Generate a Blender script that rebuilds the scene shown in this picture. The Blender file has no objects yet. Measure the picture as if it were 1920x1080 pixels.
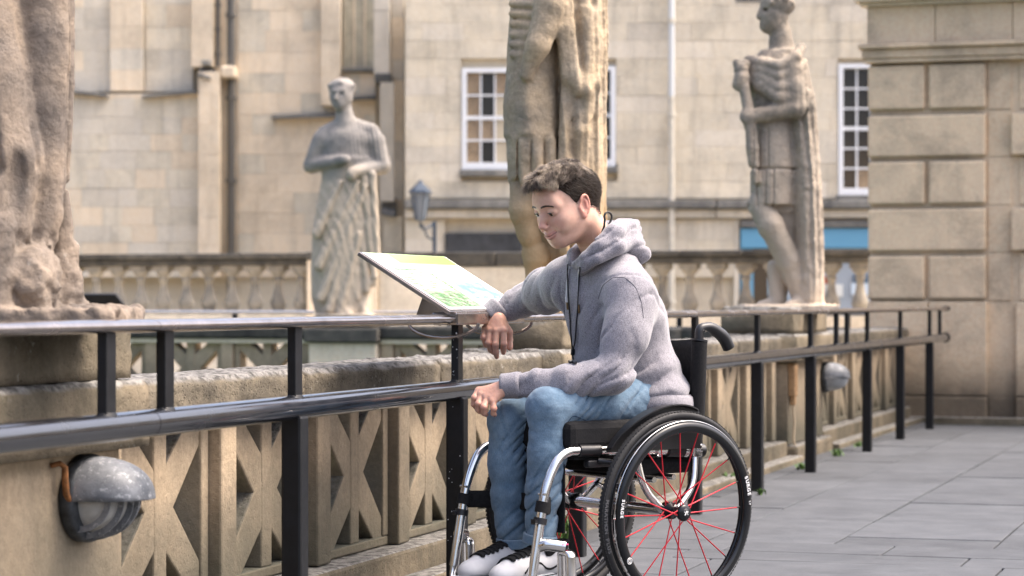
import bpy, bmesh, math, random
import numpy as np
from mathutils import Vector, Matrix

random.seed(7)
RS = np.random.RandomState(11)
SC = bpy.context.scene
COL = SC.collection
PI = math.pi

# ---------------------------------------------------------------- camera
FPX, HOR, CAMH, CAMX = 4535.0, 565.0, 0.94, 2.468
CA, SA = 0.953, 0.303
cam_d = bpy.data.cameras.new('camera')
cam = bpy.data.objects.new('camera', cam_d)
COL.objects.link(cam)
cam.location = (CAMX, 0, CAMH)
cam.rotation_euler = (PI / 2, 0, math.atan2(SA, CA))
cam_d.sensor_width = 36.0
cam_d.lens = FPX * 36.0 / 1920.0
cam_d.shift_y = (HOR - 540.0) / 1920.0
cam_d.clip_start = 0.05
cam_d.clip_end = 400
cam_d.dof.use_dof = True
cam_d.dof.focus_distance = 7.35
cam_d.dof.aperture_fstop = 4.5
SC.camera = cam

# ---------------------------------------------------------------- light
SUN_EL, SUN_AZ = math.radians(60), math.radians(66)      # soft veiled sun, high beyond the scene to the right
world = bpy.data.worlds.new('World')
SC.world = world
world.use_nodes = True
wn = world.node_tree
bg = wn.nodes['Background']
sky = wn.nodes.new('ShaderNodeTexSky')
sky.sky_type = 'NISHITA'
sky.sun_disc = False
sky.sun_elevation = SUN_EL
sky.sun_rotation = SUN_AZ
sky.air_density = 0.7
sky.dust_density = 8.0
sky.ozone_density = 0.8
wn.links.new(sky.outputs[0], bg.inputs[0])
bg.inputs[1].default_value = 0.15
sun_d = bpy.data.lights.new('sun', 'SUN')
sun_d.energy = .38
sun_d.angle = math.radians(24)
sun_d.color = (1.0, 0.93, 0.82)
sun = bpy.data.objects.new('sun', sun_d)
COL.objects.link(sun)
sd = Vector((math.sin(SUN_AZ) * math.cos(SUN_EL), math.cos(SUN_AZ) * math.cos(SUN_EL), math.sin(SUN_EL)))
sun.rotation_euler = (-sd).to_track_quat('-Z', 'Y').to_euler()
SC.view_settings.view_transform = 'Standard'
SC.view_settings.look = 'None'
SC.view_settings.gamma = 1
SC.view_settings.exposure = 1.85
SC.view_settings.use_curve_mapping = False
SC.cycles.max_bounces = 7
SC.cycles.use_denoising = True


# ---------------------------------------------------------------- picture to place
def W(px, py, Z):
    X = (px - 960.0) * Z / FPX
    return Vector((CAMX + X * CA - Z * SA, X * SA + Z * CA, CAMH - (py - HOR) * Z / FPX))


def on_x(px, py, x=0.0):
    xr = (px - 960.0) / FPX
    return W(px, py, (CAMX - x) / (SA - CA * xr))


def on_y(px, py, y):
    xr = (px - 960.0) / FPX
    return W(px, py, y / (CA + SA * xr))


# ---------------------------------------------------------------- object helpers
def tag(o, label=None, cat=None, group=None, kind=None):
    if label: o['label'] = label
    if cat: o['category'] = cat
    if group: o['group'] = group
    if kind: o['kind'] = kind
    return o


def thing(name, label, cat, loc=(0, 0, 0), rotz=0.0, group=None):
    o = bpy.data.objects.new(name, None)
    o.empty_display_size = 0.2
    COL.objects.link(o)
    o.location = loc
    o.rotation_euler = (0, 0, rotz)
    return tag(o, label, cat, group)


def link(name, me, parent=None, mat=None, loc=None, rot=None, scale=None):
    o = bpy.data.objects.new(name, me)
    COL.objects.link(o)
    if parent: o.parent = parent
    if mat and not me.materials: me.materials.append(mat)
    if loc is not None: o.location = loc
    if rot is not None: o.rotation_euler = rot
    if scale is not None: o.scale = scale
    return o


def mk_mesh(name, V, F, smooth=False):
    me = bpy.data.meshes.new(name)
    me.from_pydata([tuple(v) for v in V], [], F)
    if smooth:
        me.polygons.foreach_set('use_smooth', [True] * len(me.polygons))
    me.update()
    return me


def fast_mesh(name, V, Q, smooth=True):
    """V (n,3) floats, Q (m,4) or (m,3) ints"""
    me = bpy.data.meshes.new(name)
    n, m, k = len(V), len(Q), Q.shape[1]
    me.vertices.add(n)
    me.vertices.foreach_set('co', np.ascontiguousarray(V, dtype=np.float32).ravel())
    me.loops.add(m * k)
    me.loops.foreach_set('vertex_index', np.ascontiguousarray(Q, dtype=np.int32).ravel())
    me.polygons.add(m)
    me.polygons.foreach_set('loop_start', np.arange(0, m * k, k, dtype=np.int32))
    me.polygons.foreach_set('loop_total', np.full(m, k, dtype=np.int32))
    me.polygons.foreach_set('use_smooth', np.full(m, smooth, dtype=bool))
    me.update(calc_edges=True)
    return me


def empty_like_group(objs):
    pass


class MB:
    """collects shapes into one mesh"""

    def __init__(s):
        s.V, s.F, s.S = [], [], []

    def add(s, V, F, smooth=False):
        b = len(s.V)
        s.V += [Vector(v) for v in V]
        s.F += [[i + b for i in f] for f in F]
        s.S += [smooth] * len(F)
        return s

    def box(s, lo, hi, bev=0.0, M=None):
        bm = bmesh.new()
        bmesh.ops.create_cube(bm, size=1)
        for v in bm.verts:
            v.co = Vector([lo[i] + (v.co[i] + .5) * (hi[i] - lo[i]) for i in range(3)])
        if bev > 0:
            bmesh.ops.bevel(bm, geom=bm.edges[:], offset=bev, segments=2, profile=.5, affect='EDGES')
        if M is not None:
            bmesh.ops.transform(bm, matrix=M, verts=bm.verts)
        bm.verts.index_update()
        s.add([v.co.copy() for v in bm.verts], [[v.index for v in f.verts] for f in bm.faces])
        bm.free()
        return s

    def tube(s, pts, r, n=12, cap=True, smooth=True, flat=None, closed=False):
        """swept tube; r number or list; flat=(sx, sz) squashes along side/up"""
        pts = [Vector(p) for p in pts]
        N = len(pts)
        rs = r if isinstance(r, (list, tuple)) else [r] * N
        V, F = [], []
        prev = None
        for i, p in enumerate(pts):
            if closed:
                t = (pts[(i + 1) % N] - pts[i - 1]).normalized()
            else:
                t = (pts[min(i + 1, N - 1)] - pts[max(i - 1, 0)]).normalized()
            if prev is None:
                up = Vector((0, 0, 1)) if abs(t.z) < .9 else Vector((0, 1, 0))
                u = (up - t * up.dot(t)).normalized()
            else:
                u = (prev - t * prev.dot(t)).normalized()
            prev = u
            w = t.cross(u)
            fu, fw = (1, 1) if flat is None else (flat[1], flat[0])
            for k in range(n):
                a = 2 * PI * k / n
                V.append(p + (u * math.cos(a) * fu + w * math.sin(a) * fw) * rs[i])
        R = N if closed else N - 1
        for i in range(R):
            for k in range(n):
                a = i * n + k; b = i * n + (k + 1) % n
                j = (i + 1) % N
                F.append([a, b, j * n + (k + 1) % n, j * n + k])
        s.add(V, F, smooth)
        if cap and not closed:
            s.add(V[:n], [list(range(n))[::-1]], False); s.add(V[(N - 1) * n:], [list(range(n))], False)
        return s

    def lathe(s, prof, n=24, M=None, smooth=True, a0=0, a1=2 * PI):
        """prof [(r,z)...] round z"""
        full = abs(a1 - a0 - 2 * PI) < 1e-6
        cols = n if full else n + 1
        V, F = [], []
        for r, z in prof:
            for k in range(cols):
                a = a0 + (a1 - a0) * k / n
                v = Vector((r * math.cos(a), r * math.sin(a), z))
                V.append(M @ v if M is not None else v)
        for i in range(len(prof) - 1):
            for k in range(n):
                k2 = (k + 1) % cols
                F.append([i * cols + k, i * cols + k2, (i + 1) * cols + k2, (i + 1) * cols + k])
        return s.add(V, F, smooth)

    def prism(s, poly, lo, hi, axis=0):
        """poly 2-D outline (ccw) extruded along axis between lo and hi; the other two axes in order"""
        n = len(poly)
        V = []
        for h in (lo, hi):
            for a, b in poly:
                c = [a, b]; c.insert(axis, h); V.append(Vector(c))
        F = [list(range(n))[::-1], [n + i for i in range(n)]]
        for i in range(n):
            j = (i + 1) % n
            F.append([i, j, n + j, n + i])
        return s.add(V, F)

    def build(s, name, mat, parent=None, loc=None, rot=None, off=None, bevel=0.0):
        V = s.V if off is None else [v - Vector(off) for v in s.V]
        me = mk_mesh(name, V, s.F)
        me.polygons.foreach_set('use_smooth', s.S)
        bm = bmesh.new(); bm.from_mesh(me)
        bmesh.ops.recalc_face_normals(bm, faces=bm.faces)
        bm.to_mesh(me); bm.free()
        o = link(name, me, parent, mat, loc, rot)
        if bevel:
            m = o.modifiers.new('bevel', 'BEVEL'); m.width = bevel; m.segments = 2; m.limit_method = 'ANGLE'
        return o


# ---------------------------------------------------------------- materials
def nodes_of(name):
    m = bpy.data.materials.new(name)
    m.use_nodes = True
    nt = m.node_tree
    return m, nt, nt.nodes['Principled BSDF']


class NT:
    def __init__(s, nt): s.nt = nt
    def n(s, t, **kw):
        x = s.nt.nodes.new(t)
        for k, v in kw.items():
            if k.startswith('i_'):
                x.inputs[int(k[2:]) if k[2:].isdigit() else k[2:]].default_value = v
            else:
                setattr(x, k, v)
        return x
    def l(s, a, b): s.nt.links.new(a, b)
    def noise(s, vec, scale, detail=4, rough=.55, dist=0):
        x = s.n('ShaderNodeTexNoise'); x.inputs['Scale'].default_value = scale
        x.inputs['Detail'].default_value = detail; x.inputs['Roughness'].default_value = rough
        x.inputs['Distortion'].default_value = dist
        if vec is not None: s.l(vec, x.inputs['Vector'])
        return x.outputs['Fac']
    def ramp(s, fac, stops):
        x = s.n('ShaderNodeValToRGB')
        e = x.color_ramp.elements
        while len(e) < len(stops): e.new(.5)
        for i, (p, c) in enumerate(stops):
            e[i].position = p
            e[i].color = (c, c, c, 1) if not isinstance(c, (tuple, list)) else (c[0], c[1], c[2], 1)
        s.l(fac, x.inputs[0])
        return x.outputs[0]
    def mix(s, fac, a, b, mode='MIX'):
        x = s.n('ShaderNodeMix'); x.data_type = 'RGBA'; x.blend_type = mode
        for src, i in ((fac, 0), (a, 6), (b, 7)):
            if isinstance(src, (int, float)): x.inputs[i].default_value = src
            elif isinstance(src, tuple): x.inputs[i].default_value = (*src, 1)
            else: s.l(src, x.inputs[i])
        return x.outputs[2]
    def math(s, op, a, b=0.0):
        x = s.n('ShaderNodeMath'); x.operation = op
        for src, i in ((a, 0), (b, 1)):
            if isinstance(src, (int, float)): x.inputs[i].default_value = src
            else: s.l(src, x.inputs[i])
        return x.outputs[0]
    def pos(s, sx=1, sy=1, sz=1, obj=False):
        if obj:
            g = s.n('ShaderNodeTexCoord').outputs['Object']
        else:
            g = s.n('ShaderNodeNewGeometry').outputs['Position']
        m = s.n('ShaderNodeMapping'); m.inputs['Scale'].default_value = (sx, sy, sz)
        s.l(g, m.inputs[0])
        return m.outputs[0]
    def bump(s, h, strength, dist, prev=None):
        b = s.n('ShaderNodeBump'); b.inputs['Strength'].default_value = strength
        b.inputs['Distance'].default_value = dist
        s.l(h, b.inputs['Height'])
        if prev is not None: s.l(prev, b.inputs['Normal'])
        return b.outputs[0]


def stone(name, a, b, dark, dark_amt=.5, dscale=1.6, fine=60, bump=.5, pit=0.0, rnd=.18, streak=.3, top=None, lichen=0.0, rough=.9, low=None):
    m, nt, p = nodes_of(name)
    T = NT(nt)
    pos = T.pos()
    c = T.mix(T.ramp(T.noise(pos, dscale * 2.7, 5), [(.35, 0), (.65, 1)]), a, b)
    d = T.ramp(T.noise(pos, dscale, 8, .68, .4), [(.62 - .3 * dark_amt, 0), (.78 - .15 * dark_amt, 1)])
    c = T.mix(T.math('MULTIPLY', d, .35 + .5 * dark_amt), c, dark)
    st = T.ramp(T.noise(T.pos(7, 7, .7), 1.0, 6, .6), [(.5, 0), (.75, 1)])
    c = T.mix(T.math('MULTIPLY', st, streak), c, dark)
    f = T.noise(pos, fine, 6, .7)
    c = T.mix(.55, c, T.ramp(f, [(.3, .35), (.7, .68)]), 'OVERLAY')
    if top is not None:
        g = T.n('ShaderNodeNewGeometry')
        sx = T.n('ShaderNodeSeparateXYZ'); T.l(g.outputs['Normal'], sx.inputs[0])
        t = T.ramp(T.math('ADD', sx.outputs[2], T.math('MULTIPLY', T.math('SUBTRACT', T.noise(pos, 9, 5), .5), .6)), [(.40, 0), (.75, 1)])
        c = T.mix(t, c, T.mix(T.ramp(T.noise(pos, 26, 6, .7), [(.42, 0), (.6, 1)]), top, tuple(x * .28 for x in top)))
    if low is not None:      # splash-back grime that grows near the ground
        g = T.n('ShaderNodeNewGeometry'); sx = T.n('ShaderNodeSeparateXYZ'); T.l(g.outputs['Position'], sx.inputs[0])
        h = T.math('SUBTRACT', sx.outputs[2], T.math('MULTIPLY', T.noise(pos, 4, 6), low[1]))
        if len(low) == 3: c = T.mix(T.ramp(h, [(0.0, .85), (low[2], 0)]), c, low[0])
        else: c = T.mix(T.ramp(T.math('MULTIPLY', T.math('SUBTRACT', h, low[2]), 1.0 / (low[3] - low[2])), [(0.0, .9), (1.0, 0)]), c, low[0])
    if lichen:
        v = T.ramp(T.noise(pos, 34, 5, .8), [(.60, 0), (.68, 1)])
        v2 = T.ramp(T.noise(pos, 2.3, 3), [(.5, 0), (.62, 1)])
        c = T.mix(T.math('MULTIPLY', T.math('MULTIPLY', v, v2), lichen), c, (.62, .62, .58))
    if rnd:
        oi = T.n('ShaderNodeObjectInfo')
        c = T.mix(1.0, c, T.ramp(oi.outputs['Random'], [(0, 1 - rnd), (.5, 1.0), (1, 1 + rnd * .6)]), 'MULTIPLY')
    T.l(c, p.inputs['Base Color'])
    p.inputs['Roughness'].default_value = rough
    p.inputs['Specular IOR Level'].default_value = .25
    nb = T.bump(T.noise(pos, fine * .9, 8, .75), bump, .006)
    nb = T.bump(T.noise(pos, 11, 6, .6), bump * .8, .02, nb)
    if pit:
        v = T.n('ShaderNodeTexVoronoi'); v.inputs['Scale'].default_value = 75; T.l(pos, v.inputs['Vector'])
        pr = T.ramp(v.outputs['Distance'], [(.05, 0), (.3, 1)])
        nb = T.bump(pr, pit, .006, nb)
    T.l(nb, p.inputs['Normal'])
    return m


def plain(name, col, rough=.5, metal=0.0, spec=.5, noise=0.0, nscale=30, bump=0.0, coat=0.0):
    m, nt, p = nodes_of(name)
    T = NT(nt)
    p.inputs['Base Color'].default_value = (*col, 1)
    p.inputs['Roughness'].default_value = rough
    p.inputs['Metallic'].default_value = metal
    p.inputs['Specular IOR Level'].default_value = spec
    p.inputs['Coat Weight'].default_value = coat
    if noise or bump:
        pos = T.pos(obj=True)
        f = T.noise(pos, nscale, 6, .65)
        if noise:
            c = T.mix(T.ramp(f, [(.3, 0), (.7, 1)]), tuple(x * (1 - noise) for x in col), tuple(min(1, x * (1 + noise)) for x in col))
            T.l(c, p.inputs['Base Color'])
            T.l(T.ramp(T.noise(pos, nscale * .4, 5), [(.3, max(.04, rough - .1)), (.7, min(1, rough + .12))]), p.inputs['Roughness'])
        if bump:
            T.l(T.bump(f, bump, .002), p.inputs['Normal'])
    return m


M = {}
M['bath'] = stone('bath_stone', (.50, .385, .26), (.40, .32, .225), (.10, .082, .06), .52, 1.5, 55, .55, .25, .12, .35, top=(.20, .19, .17), low=((.075, .075, .055), .30, .42))
M['coping'] = stone('coping_stone', (.20, .168, .12), (.135, .115, .085), (.045, .04, .032), .8, 3.2, 60, 1.0, .7, .12, .6, top=(.22, .21, .195), lichen=.6)
M['pedestal'] = stone('pedestal_stone', (.235, .19, .13), (.16, .135, .095), (.04, .038, .026), .78, 1.7, 55, .8, .5, .08, .4, top=(.26, .25, .23), lichen=.35)
M['statue'] = stone('statue_stone', (.42, .33, .24), (.31, .265, .215), (.10, .092, .082), .55, 2.4, 60, .7, .7, .06, .2, lichen=.3)
M['statue_grey'] = stone('grey_statue_stone', (.38, .32, .25), (.27, .25, .225), (.13, .125, .118), .62, 2.0, 60, .5, .4, .06, .3)
M['baluster'] = stone('baluster_stone', (.34, .31, .255), (.27, .25, .215), (.085, .085, .082), .6, 5, 60, .4, 0, .2, .35, top=(.20, .20, .205))
M['balustrade_cap'] = stone('dark_cap_stone', (.125, .115, .095), (.085, .08, .07), (.03, .03, .029), .75, 4, 60, .6, 0, .25, .7, top=(.09, .09, .088))
M['ashlar_w'] = stone('warm_ashlar', (.78, .65, .48), (.73, .62, .47), (.36, .30, .225), .40, .9, 30, .2, 0, .07, .4)
M['ashlar_g'] = stone('grey_ashlar', (.69, .62, .50), (.64, .58, .48), (.33, .31, .265), .44, .9, 30, .2, 0, .10, .5)
M['ashlar_y'] = stone('cream_ashlar', (.70, .62, .48), (.64, .575, .46), (.27, .25, .21), .46, 1.1, 30, .25, 0, .08, .5)
M['rust'] = stone('rusticated_stone', (.80, .60, .39), (.73, .555, .37), (.24, .195, .145), .48, 2.0, 45, .5, .1, .08, .2, top=(.20, .19, .17), low=((.06, .05, .038), .30, .42))
M['joint'] = stone('joint_mortar', (.64, .56, .43), (.60, .53, .41), (.42, .36, .28), .4, 2, 60, .4, 0, 0, .2)
M['string'] = stone('stained_string_course', (.26, .25, .225), (.19, .185, .17), (.055, .058, .06), .7, 1.4, 30, .4, 0, .1, .5)
M['slab'] = stone('paving_slab_stone', (.084, .089, .097), (.064, .069, .077), (.036, .039, .044), .5, 2.2, 140, .4, 0, .15, 0, rough=.72)
M['grout'] = stone('paving_joint', (.045, .045, .038), (.035, .036, .030), (.018, .021, .014), .4, 3, 120, .6, 0, 0, 0)
M['paint'] = plain('black_railing_paint', (.0085, .0095, .012), .26, 0, .5, .2, 22, .05)
M['rail_paint'] = plain('glossy_black_rail_paint', (.010, .011, .014), .18, 0, .7, .25, 22, .04, .5)
M['post'] = plain('black_post_paint', (.0075, .008, .0095), .42, 0, .3, .3, 30, .06)
M['rail_top'] = plain('bronze_handrail_metal', (.36, .315, .29), .2, .9, .6, .2, 18, .04)
M['white'] = plain('white_window_paint', (.78, .80, .82), .4)
M['steel'] = plain('polished_aluminium', (.78, .77, .76), .13, 1.0, .5, .06, 40)
M['black_fabric'] = plain('black_upholstery', (.009, .009, .010), .85, 0, .25, .3, 260, .5)
M['black_plastic'] = plain('black_plastic', (.010, .010, .012), .38, 0, .5)
M['rubber'] = plain('tyre_rubber', (.016, .016, .017), .62, 0, .4, .25, 90, .15)
M['rim'] = plain('anodised_black_rim', (.012, .013, .015), .22, .3, .5)
M['red'] = plain('red_spoke_paint', (.55, .02, .035), .3, .3)
M['letter'] = plain('white_print', (.75, .75, .75), .5)
M['letter_grey'] = plain('moulded_grey_print', (.11, .11, .115), .5)
M['blue_shop'] = plain('blue_shop_paint', (.12, .33, .50), .6)
M['dark_glass'] = plain('dark_room_behind_glass', (.03, .028, .026), .12, 0, .6)
M['brown_blind'] = plain('brown_blind_behind_glass', (.30, .22, .14), .25, 0, .6, .3, 6)
M['cream_blind'] = plain('cream_blind_behind_glass', (.55, .47, .34), .25, 0, .6)
M['lead'] = plain('cream_pipe_paint', (.60, .56, .47), .5, 0, .4, .15, 8)
M['dark_pipe'] = plain('dark_pipe_paint', (.10, .095, .085), .6, 0, .4)
M['weed'] = plain('weed_leaf', (.06, .12, .025), .6, 0, .3, .4, 60)
# ---------------------------------------------------------------- ground, water, sky backdrop is the world
def sheet(name, x0, x1, y0, y1, z, mat, label=None):
    me = mk_mesh(name, [(x0, y0, z), (x1, y0, z), (x1, y1, z), (x0, y1, z)], [[0, 1, 2, 3]])
    o = link(name, me, None, mat)
    tag(o, label, None, None, 'structure')
    return o

ground = sheet('ground', -150, 150, -60, 260, -4.2, M['grout'])
water = sheet('water', -34.0, -0.75, 2.0, 17.9, -4.0, plain('bath_water', (.05, .10, .05), .08))
terr = MB().box((-.62, -8, -4.19), (14, 19.02, -.045)).build('terrace', M['joint'], None)
tag(terr, None, None, None, 'structure')
far_terr = MB().box((-34, 18.45, -4.185), (-.70, 25.5, -.02)).box((-.70, 19.1, -4.185), (14, 25.5, -.05)).build('far_terrace', M['joint'], None)
tag(far_terr, None, None, None, 'structure')
pave = MB().box((-.62, -7, -.04), (13.9, 18.95, -.012)).build('pavement', M['grout'], None)
tag(pave, None, None, None, 'structure')

def unit_slab():
    b = MB().box((-.5, -.5, -1), (.5, .5, 0))
    return b
_slab_cache = {}
def slab(x0, x1, y0, y1, z=0.0):
    g = .004
    w, l = round(x1 - x0 - 2 * g, 3), round(y1 - y0 - 2 * g, 3)
    if w <= .03 or l <= .03: return
    key = (w, l)
    if key not in _slab_cache:
        _slab_cache[key] = MB().box((-w / 2, -l / 2, -.03), (w / 2, l / 2, 0), .004).build('paving_slab', M['slab'], pave)
        o = _slab_cache[key]
    else:
        o = _slab_cache[key].copy(); COL.objects.link(o); o.parent = pave
    o.location = ((x0 + x1) / 2, (y0 + y1) / 2, z + random.uniform(-.0015, .0025))
    o.rotation_euler = (random.uniform(-.0025, .0025), random.uniform(-.0025, .0025), 0)
    return o

# columns running along the terrace (far part), rows across (near part)
YX = 9.3
edges = [-.10, .317, .812, 1.425, 1.99, 2.60, 3.15, 3.76, 4.3, 4.9]
for ci in range(len(edges) - 1):
    y = YX + random.uniform(-.5, .0)
    random.seed(40 + ci)
    while y < 18.3:
        L = random.choice((.62, .78, .95, 1.1))
        slab(edges[ci], edges[ci + 1], max(y, YX), min(y + L, 18.55))
        y += L
y = YX
rows = [.36, .30, .55, .42, .55, .38, .5, .6, .45, .55, .6]
for ri, h in enumerate(rows):
    x = -.10 - random.uniform(0, .5)
    while x < 3.4:
        L = random.choice((.6, .75, .9, 1.05))
        slab(max(x, -.10), x + L, y - h, y)
        x += L
    y -= h
# narrow border course under the railing, kerb step at the foot of the wall
y = 3.0
while y < 18.9:
    L = random.choice((.7, .9, 1.1)); slab(-.34, -.10, y, min(y + L, 18.9)); y += L
random.seed(9)

# ---------------------------------------------------------------- pierced stone balustrade
PIERS = [(4.30, 5.50), (9.20, 10.35), (14.05, 15.25)]
WX0, WX1 = -.56, -.40       # pierced wall thickness
Z0, Z1 = .12, .635

def star_panel(w, h, t):
    """pierced slab: 8 triangular openings leave a cross of diagonals and one upright.
    local: x thickness (0 = outer face, to -t), y width, z height; built as bars that butt"""
    b = MB()
    m = .045                      # rim
    cw = .036                     # half width of upright
    dw = .050                     # half width of diagonals
    W2, H = w / 2, h
    cy, cz = 0.0, h / 2
    xi, zi0, zi1 = W2 - m, m * .7, h - m * .7
    # rims
    b.box((-t, -W2, 0), (0, W2, zi0)); b.box((-t, -W2, zi1), (0, W2, h))
    b.box((-t, -W2, zi0), (0, -xi, zi1)); b.box((-t, xi, zi0), (0, W2, zi1))
    # upright, set 2 mm back
    b.box((-t + .003, -cw, zi0 - .001), (-.003, cw, zi1 + .001))
    for sy in (-1, 1):
        for za, zb in ((zi0, zi1), (zi1, zi0)):
            p0 = Vector((0, 0, cz)); p1 = Vector((0, sy * xi, zb))
            d = (p1 - p0).normalized(); n = Vector((0, -d.z, d.y))
            p1 = p1 + d * .02
            w0, w1 = dw * 1.25, dw * .95
            poly = [p0 - n * w0, p1 - n * w1, p1 + n * w1, p0 + n * w0]
            off = .005 + .0015 * (sy + 1) + (.0008 if zb > cz else 0)
            b.prism([(q.y, q.z) for q in poly], -t + off, -off, 0)
    # centre boss
    b.prism([(.085 * math.cos(a), cz + .085 * math.sin(a)) for a in [PI / 8 + i * PI / 4 for i in range(8)]], -t + .009, -.0095, 0)
    # reveals: slightly splayed back board with narrow slots lets little light through low down
    return b

PAN = star_panel(.56, Z1 - Z0, .15)
pan_me = None
def pierced_run(th, ya, yb, x0, fw=.115, rot=0):
    """fins and star panels between ya and yb (thing-local along y), outer face at x0"""
    global pan_me
    L = yb - ya
    n = max(1, round((L - fw) / (.565 + fw)))
    pitch = (L - fw) / n
    for i in range(n + 1):
        yc = ya + fw / 2 + i * pitch
        o = MB().box((x0 - .15, yc - fw / 2 + .004, Z0), (x0 + .035, yc + fw / 2 - .004, Z1), .007).build('pilaster_strip', M['bath'], th)
        if i < n:
            if pan_me is None:
                p = PAN.build('pierced_panel', M['bath'], th, bevel=.006); pan_me = p.data
            else:
                p = link('pierced_panel', pan_me, th)
                q = p.modifiers.new('bevel', 'BEVEL'); q.width = .006; q.segments = 2; q.limit_method = 'ANGLE'
            p.location = (x0 - .002, yc + pitch / 2, Z0)
            p.scale = (1, (pitch - fw) / .56, 1)

def rough_coping(th, ya, yb, x0, x1, z0, z1, mat, seed=1, seg=.05, amp=.006):
    """long capping stone with an uneven eroded surface"""
    rs = np.random.RandomState(seed)
    ny = max(2, int((yb - ya) / seg)); prof = []
    bx = x1 - x0; bz = z1 - z0
    r = min(.018, bz * .3)
    pr = []
    def edge(pa, pb, k):
        for i in range(k):
            t = i / k; pr.append((pa[0] + (pb[0] - pa[0]) * t, pa[1] + (pb[1] - pa[1]) * t))
    edge((x0, z0), (x0, z1 - r), 3); edge((x0, z1 - r), (x0 + r, z1), 1); edge((x0 + r, z1), (x1 - r, z1), 12)
    edge((x1 - r, z1), (x1, z1 - r), 2); edge((x1, z1 - r), (x1, z0), 5); edge((x1, z0), (x0, z0), 6)
    n = len(pr); V = []; F = []
    for i in range(ny + 1):
        y = ya + (yb - ya) * i / ny
        for (px_, pz_) in pr:
            a = amp if pz_ > z0 + .01 else amp * .3
            V.append((px_ + rs.normal() * a * .3, y + (rs.normal() * a * .4 if 0 < i < ny else 0), pz_ + rs.normal() * a * (.42 if pz_ >= z1 - .001 else .25)))
    for i in range(ny):
        for k in range(n):
            k2 = (k + 1) % n
            F.append([i * n + k, i * n + k2, (i + 1) * n + k2, (i + 1) * n + k])
    F.append([k for k in range(n)]); F.append([ny * n + k for k in range(n)][::-1])
    o = MB().add(V, F, True).build('coping', mat, th)
    o.data.polygons.foreach_set('use_smooth', [True] * len(o.data.polygons))
    return o

def balustrade(ya, yb, label, x0=-.40, seed=1):
    th = thing('pierced_balustrade', label, 'balustrade', (x0, ya, 0), 0, 'pierced stone balustrade runs of the terrace')
    L = yb - ya
    MB().box((-.20, 0, -.02), (.10, L, Z0 - .003), .012).build('plinth', M['pedestal'], th)
    MB().box((.103, 0, -.02), (.20, L, .035), .01).build('kerb', M['pedestal'], th)
    pierced_run(th, 0, L, 0.0)
    c = L / 3
    for i in range(3):
        rough_coping(th, i * c + .004, (i + 1) * c - .004, -.22, .075, Z1 + .003, .735, M['coping'], seed * 10 + i)
    return th

balustrade(5.50, 9.20, 'long pierced stone balustrade run with star panels behind the seated person and the near railing', seed=1)
balustrade(10.35, 14.05, 'middle pierced stone balustrade run between the wheelchair and the power-socket pier', seed=2)
balustrade(15.25, 19.05, 'farthest pierced stone balustrade run ending at the rusticated building', seed=3)
balustrade(1.6, 4.30, 'pierced stone balustrade run left of the near lamp pier', seed=4)

def pedestal(y0, y1, label, xa=-.70, xf=-.30, ztop=.905, seed=0, top=(0, 0)):
    th = thing('statue_pedestal', label, 'pedestal', ((xa + xf) / 2, (y0 + y1) / 2, 0), 0, 'stone pedestals of the terrace statues')
    cx, cy = (xa + xf) / 2, (y0 + y1) / 2
    hx, hy = (xf - xa) / 2, (y1 - y0) / 2
    MB().box((-hx, -hy, -.02), (hx + .06, hy + .03, .09), .02).build('base', M['pedestal'], th)
    MB().box((-hx + .02, -hy, .093), (hx, hy, .575), .008).build('dado', M['bath'], th)
    rough_coping(th, -hy - .04, hy + .05, -hx - .02, hx + .055, .578, .745, M['pedestal'], 50 + seed, .05, .006)
    rough_coping(th, -hy + .02 + top[0], hy + .02, -hx - .01 + top[1], hx + .02, .748, ztop, M['pedestal'], 60 + seed, .05, .008)
    return th

pedestal(4.30, 5.47, 'weathered stone pedestal at the left edge carrying the near lamp', seed=1)
pedestal(9.23, 10.32, 'stone pedestal behind the seated person under the broad cloaked statue', ztop=.885, seed=2, top=(.05, .13))
pedestal(14.08, 15.22, 'stone pedestal with a power socket below the soldier statue', seed=3)

# far side of the bath: the same balustrade turned across the view
def far_balustrade(x0, x1, y, label, n_seed):
    th = thing('pierced_balustrade', label, 'balustrade', (x0, y, 0), -PI / 2, 'pierced stone balustrade runs of the terrace')
    L = x1 - x0
    MB().box((-.20, 0, -.02), (.10, L, Z0 - .003), .012).build('plinth', M['pedestal'], th)
    pierced_run(th, 0, L, 0.0)
    MB().box((-.16, 0, Z1 - .045), (.055, L, Z1 - .005), .006).build('moulding', M['ashlar_w'], th)
    c = L / 3
    for i in range(3):
        rough_coping(th, i * c + .004, (i + 1) * c - .004, -.25, .085, Z1 + .003, .735, M['balustrade_cap'], n_seed * 7 + i, .1)
    return th
PY = 18.6
xs = [on_y(px, 600, PY).x for px in (-520, 585, 715, 1060)]
# the far run faces the camera, so its frame is turned with the outer face to -y
far_balustrade(xs[0], xs[1], PY, 'far pierced balustrade seen across the bath left of the robed statue', 2)
far_balustrade(xs[2], -.75, PY, 'far pierced balustrade seen across the bath right of the robed statue', 3)
fp = thing('statue_pedestal', 'far stone pedestal under the robed statue across the bath', 'pedestal', ((xs[1] + xs[2]) / 2, PY + .15, 0), 0, 'stone pedestals of the terrace statues')
hw = (xs[2] - xs[1]) / 2 - .01
MB().box((-hw, -.25, -.02), (hw, .25, .60), .01).build('dado', M['ashlar_w'], fp)
MB().box((-hw - .03, -.30, .603), (hw + .03, .30, .72), .015).build('cornice', M['balustrade_cap'], fp)
MB().box((-hw + .05, -.24, .723), (hw - .05, .24, .83), .02).build('cap', M['pedestal'], fp)

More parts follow.
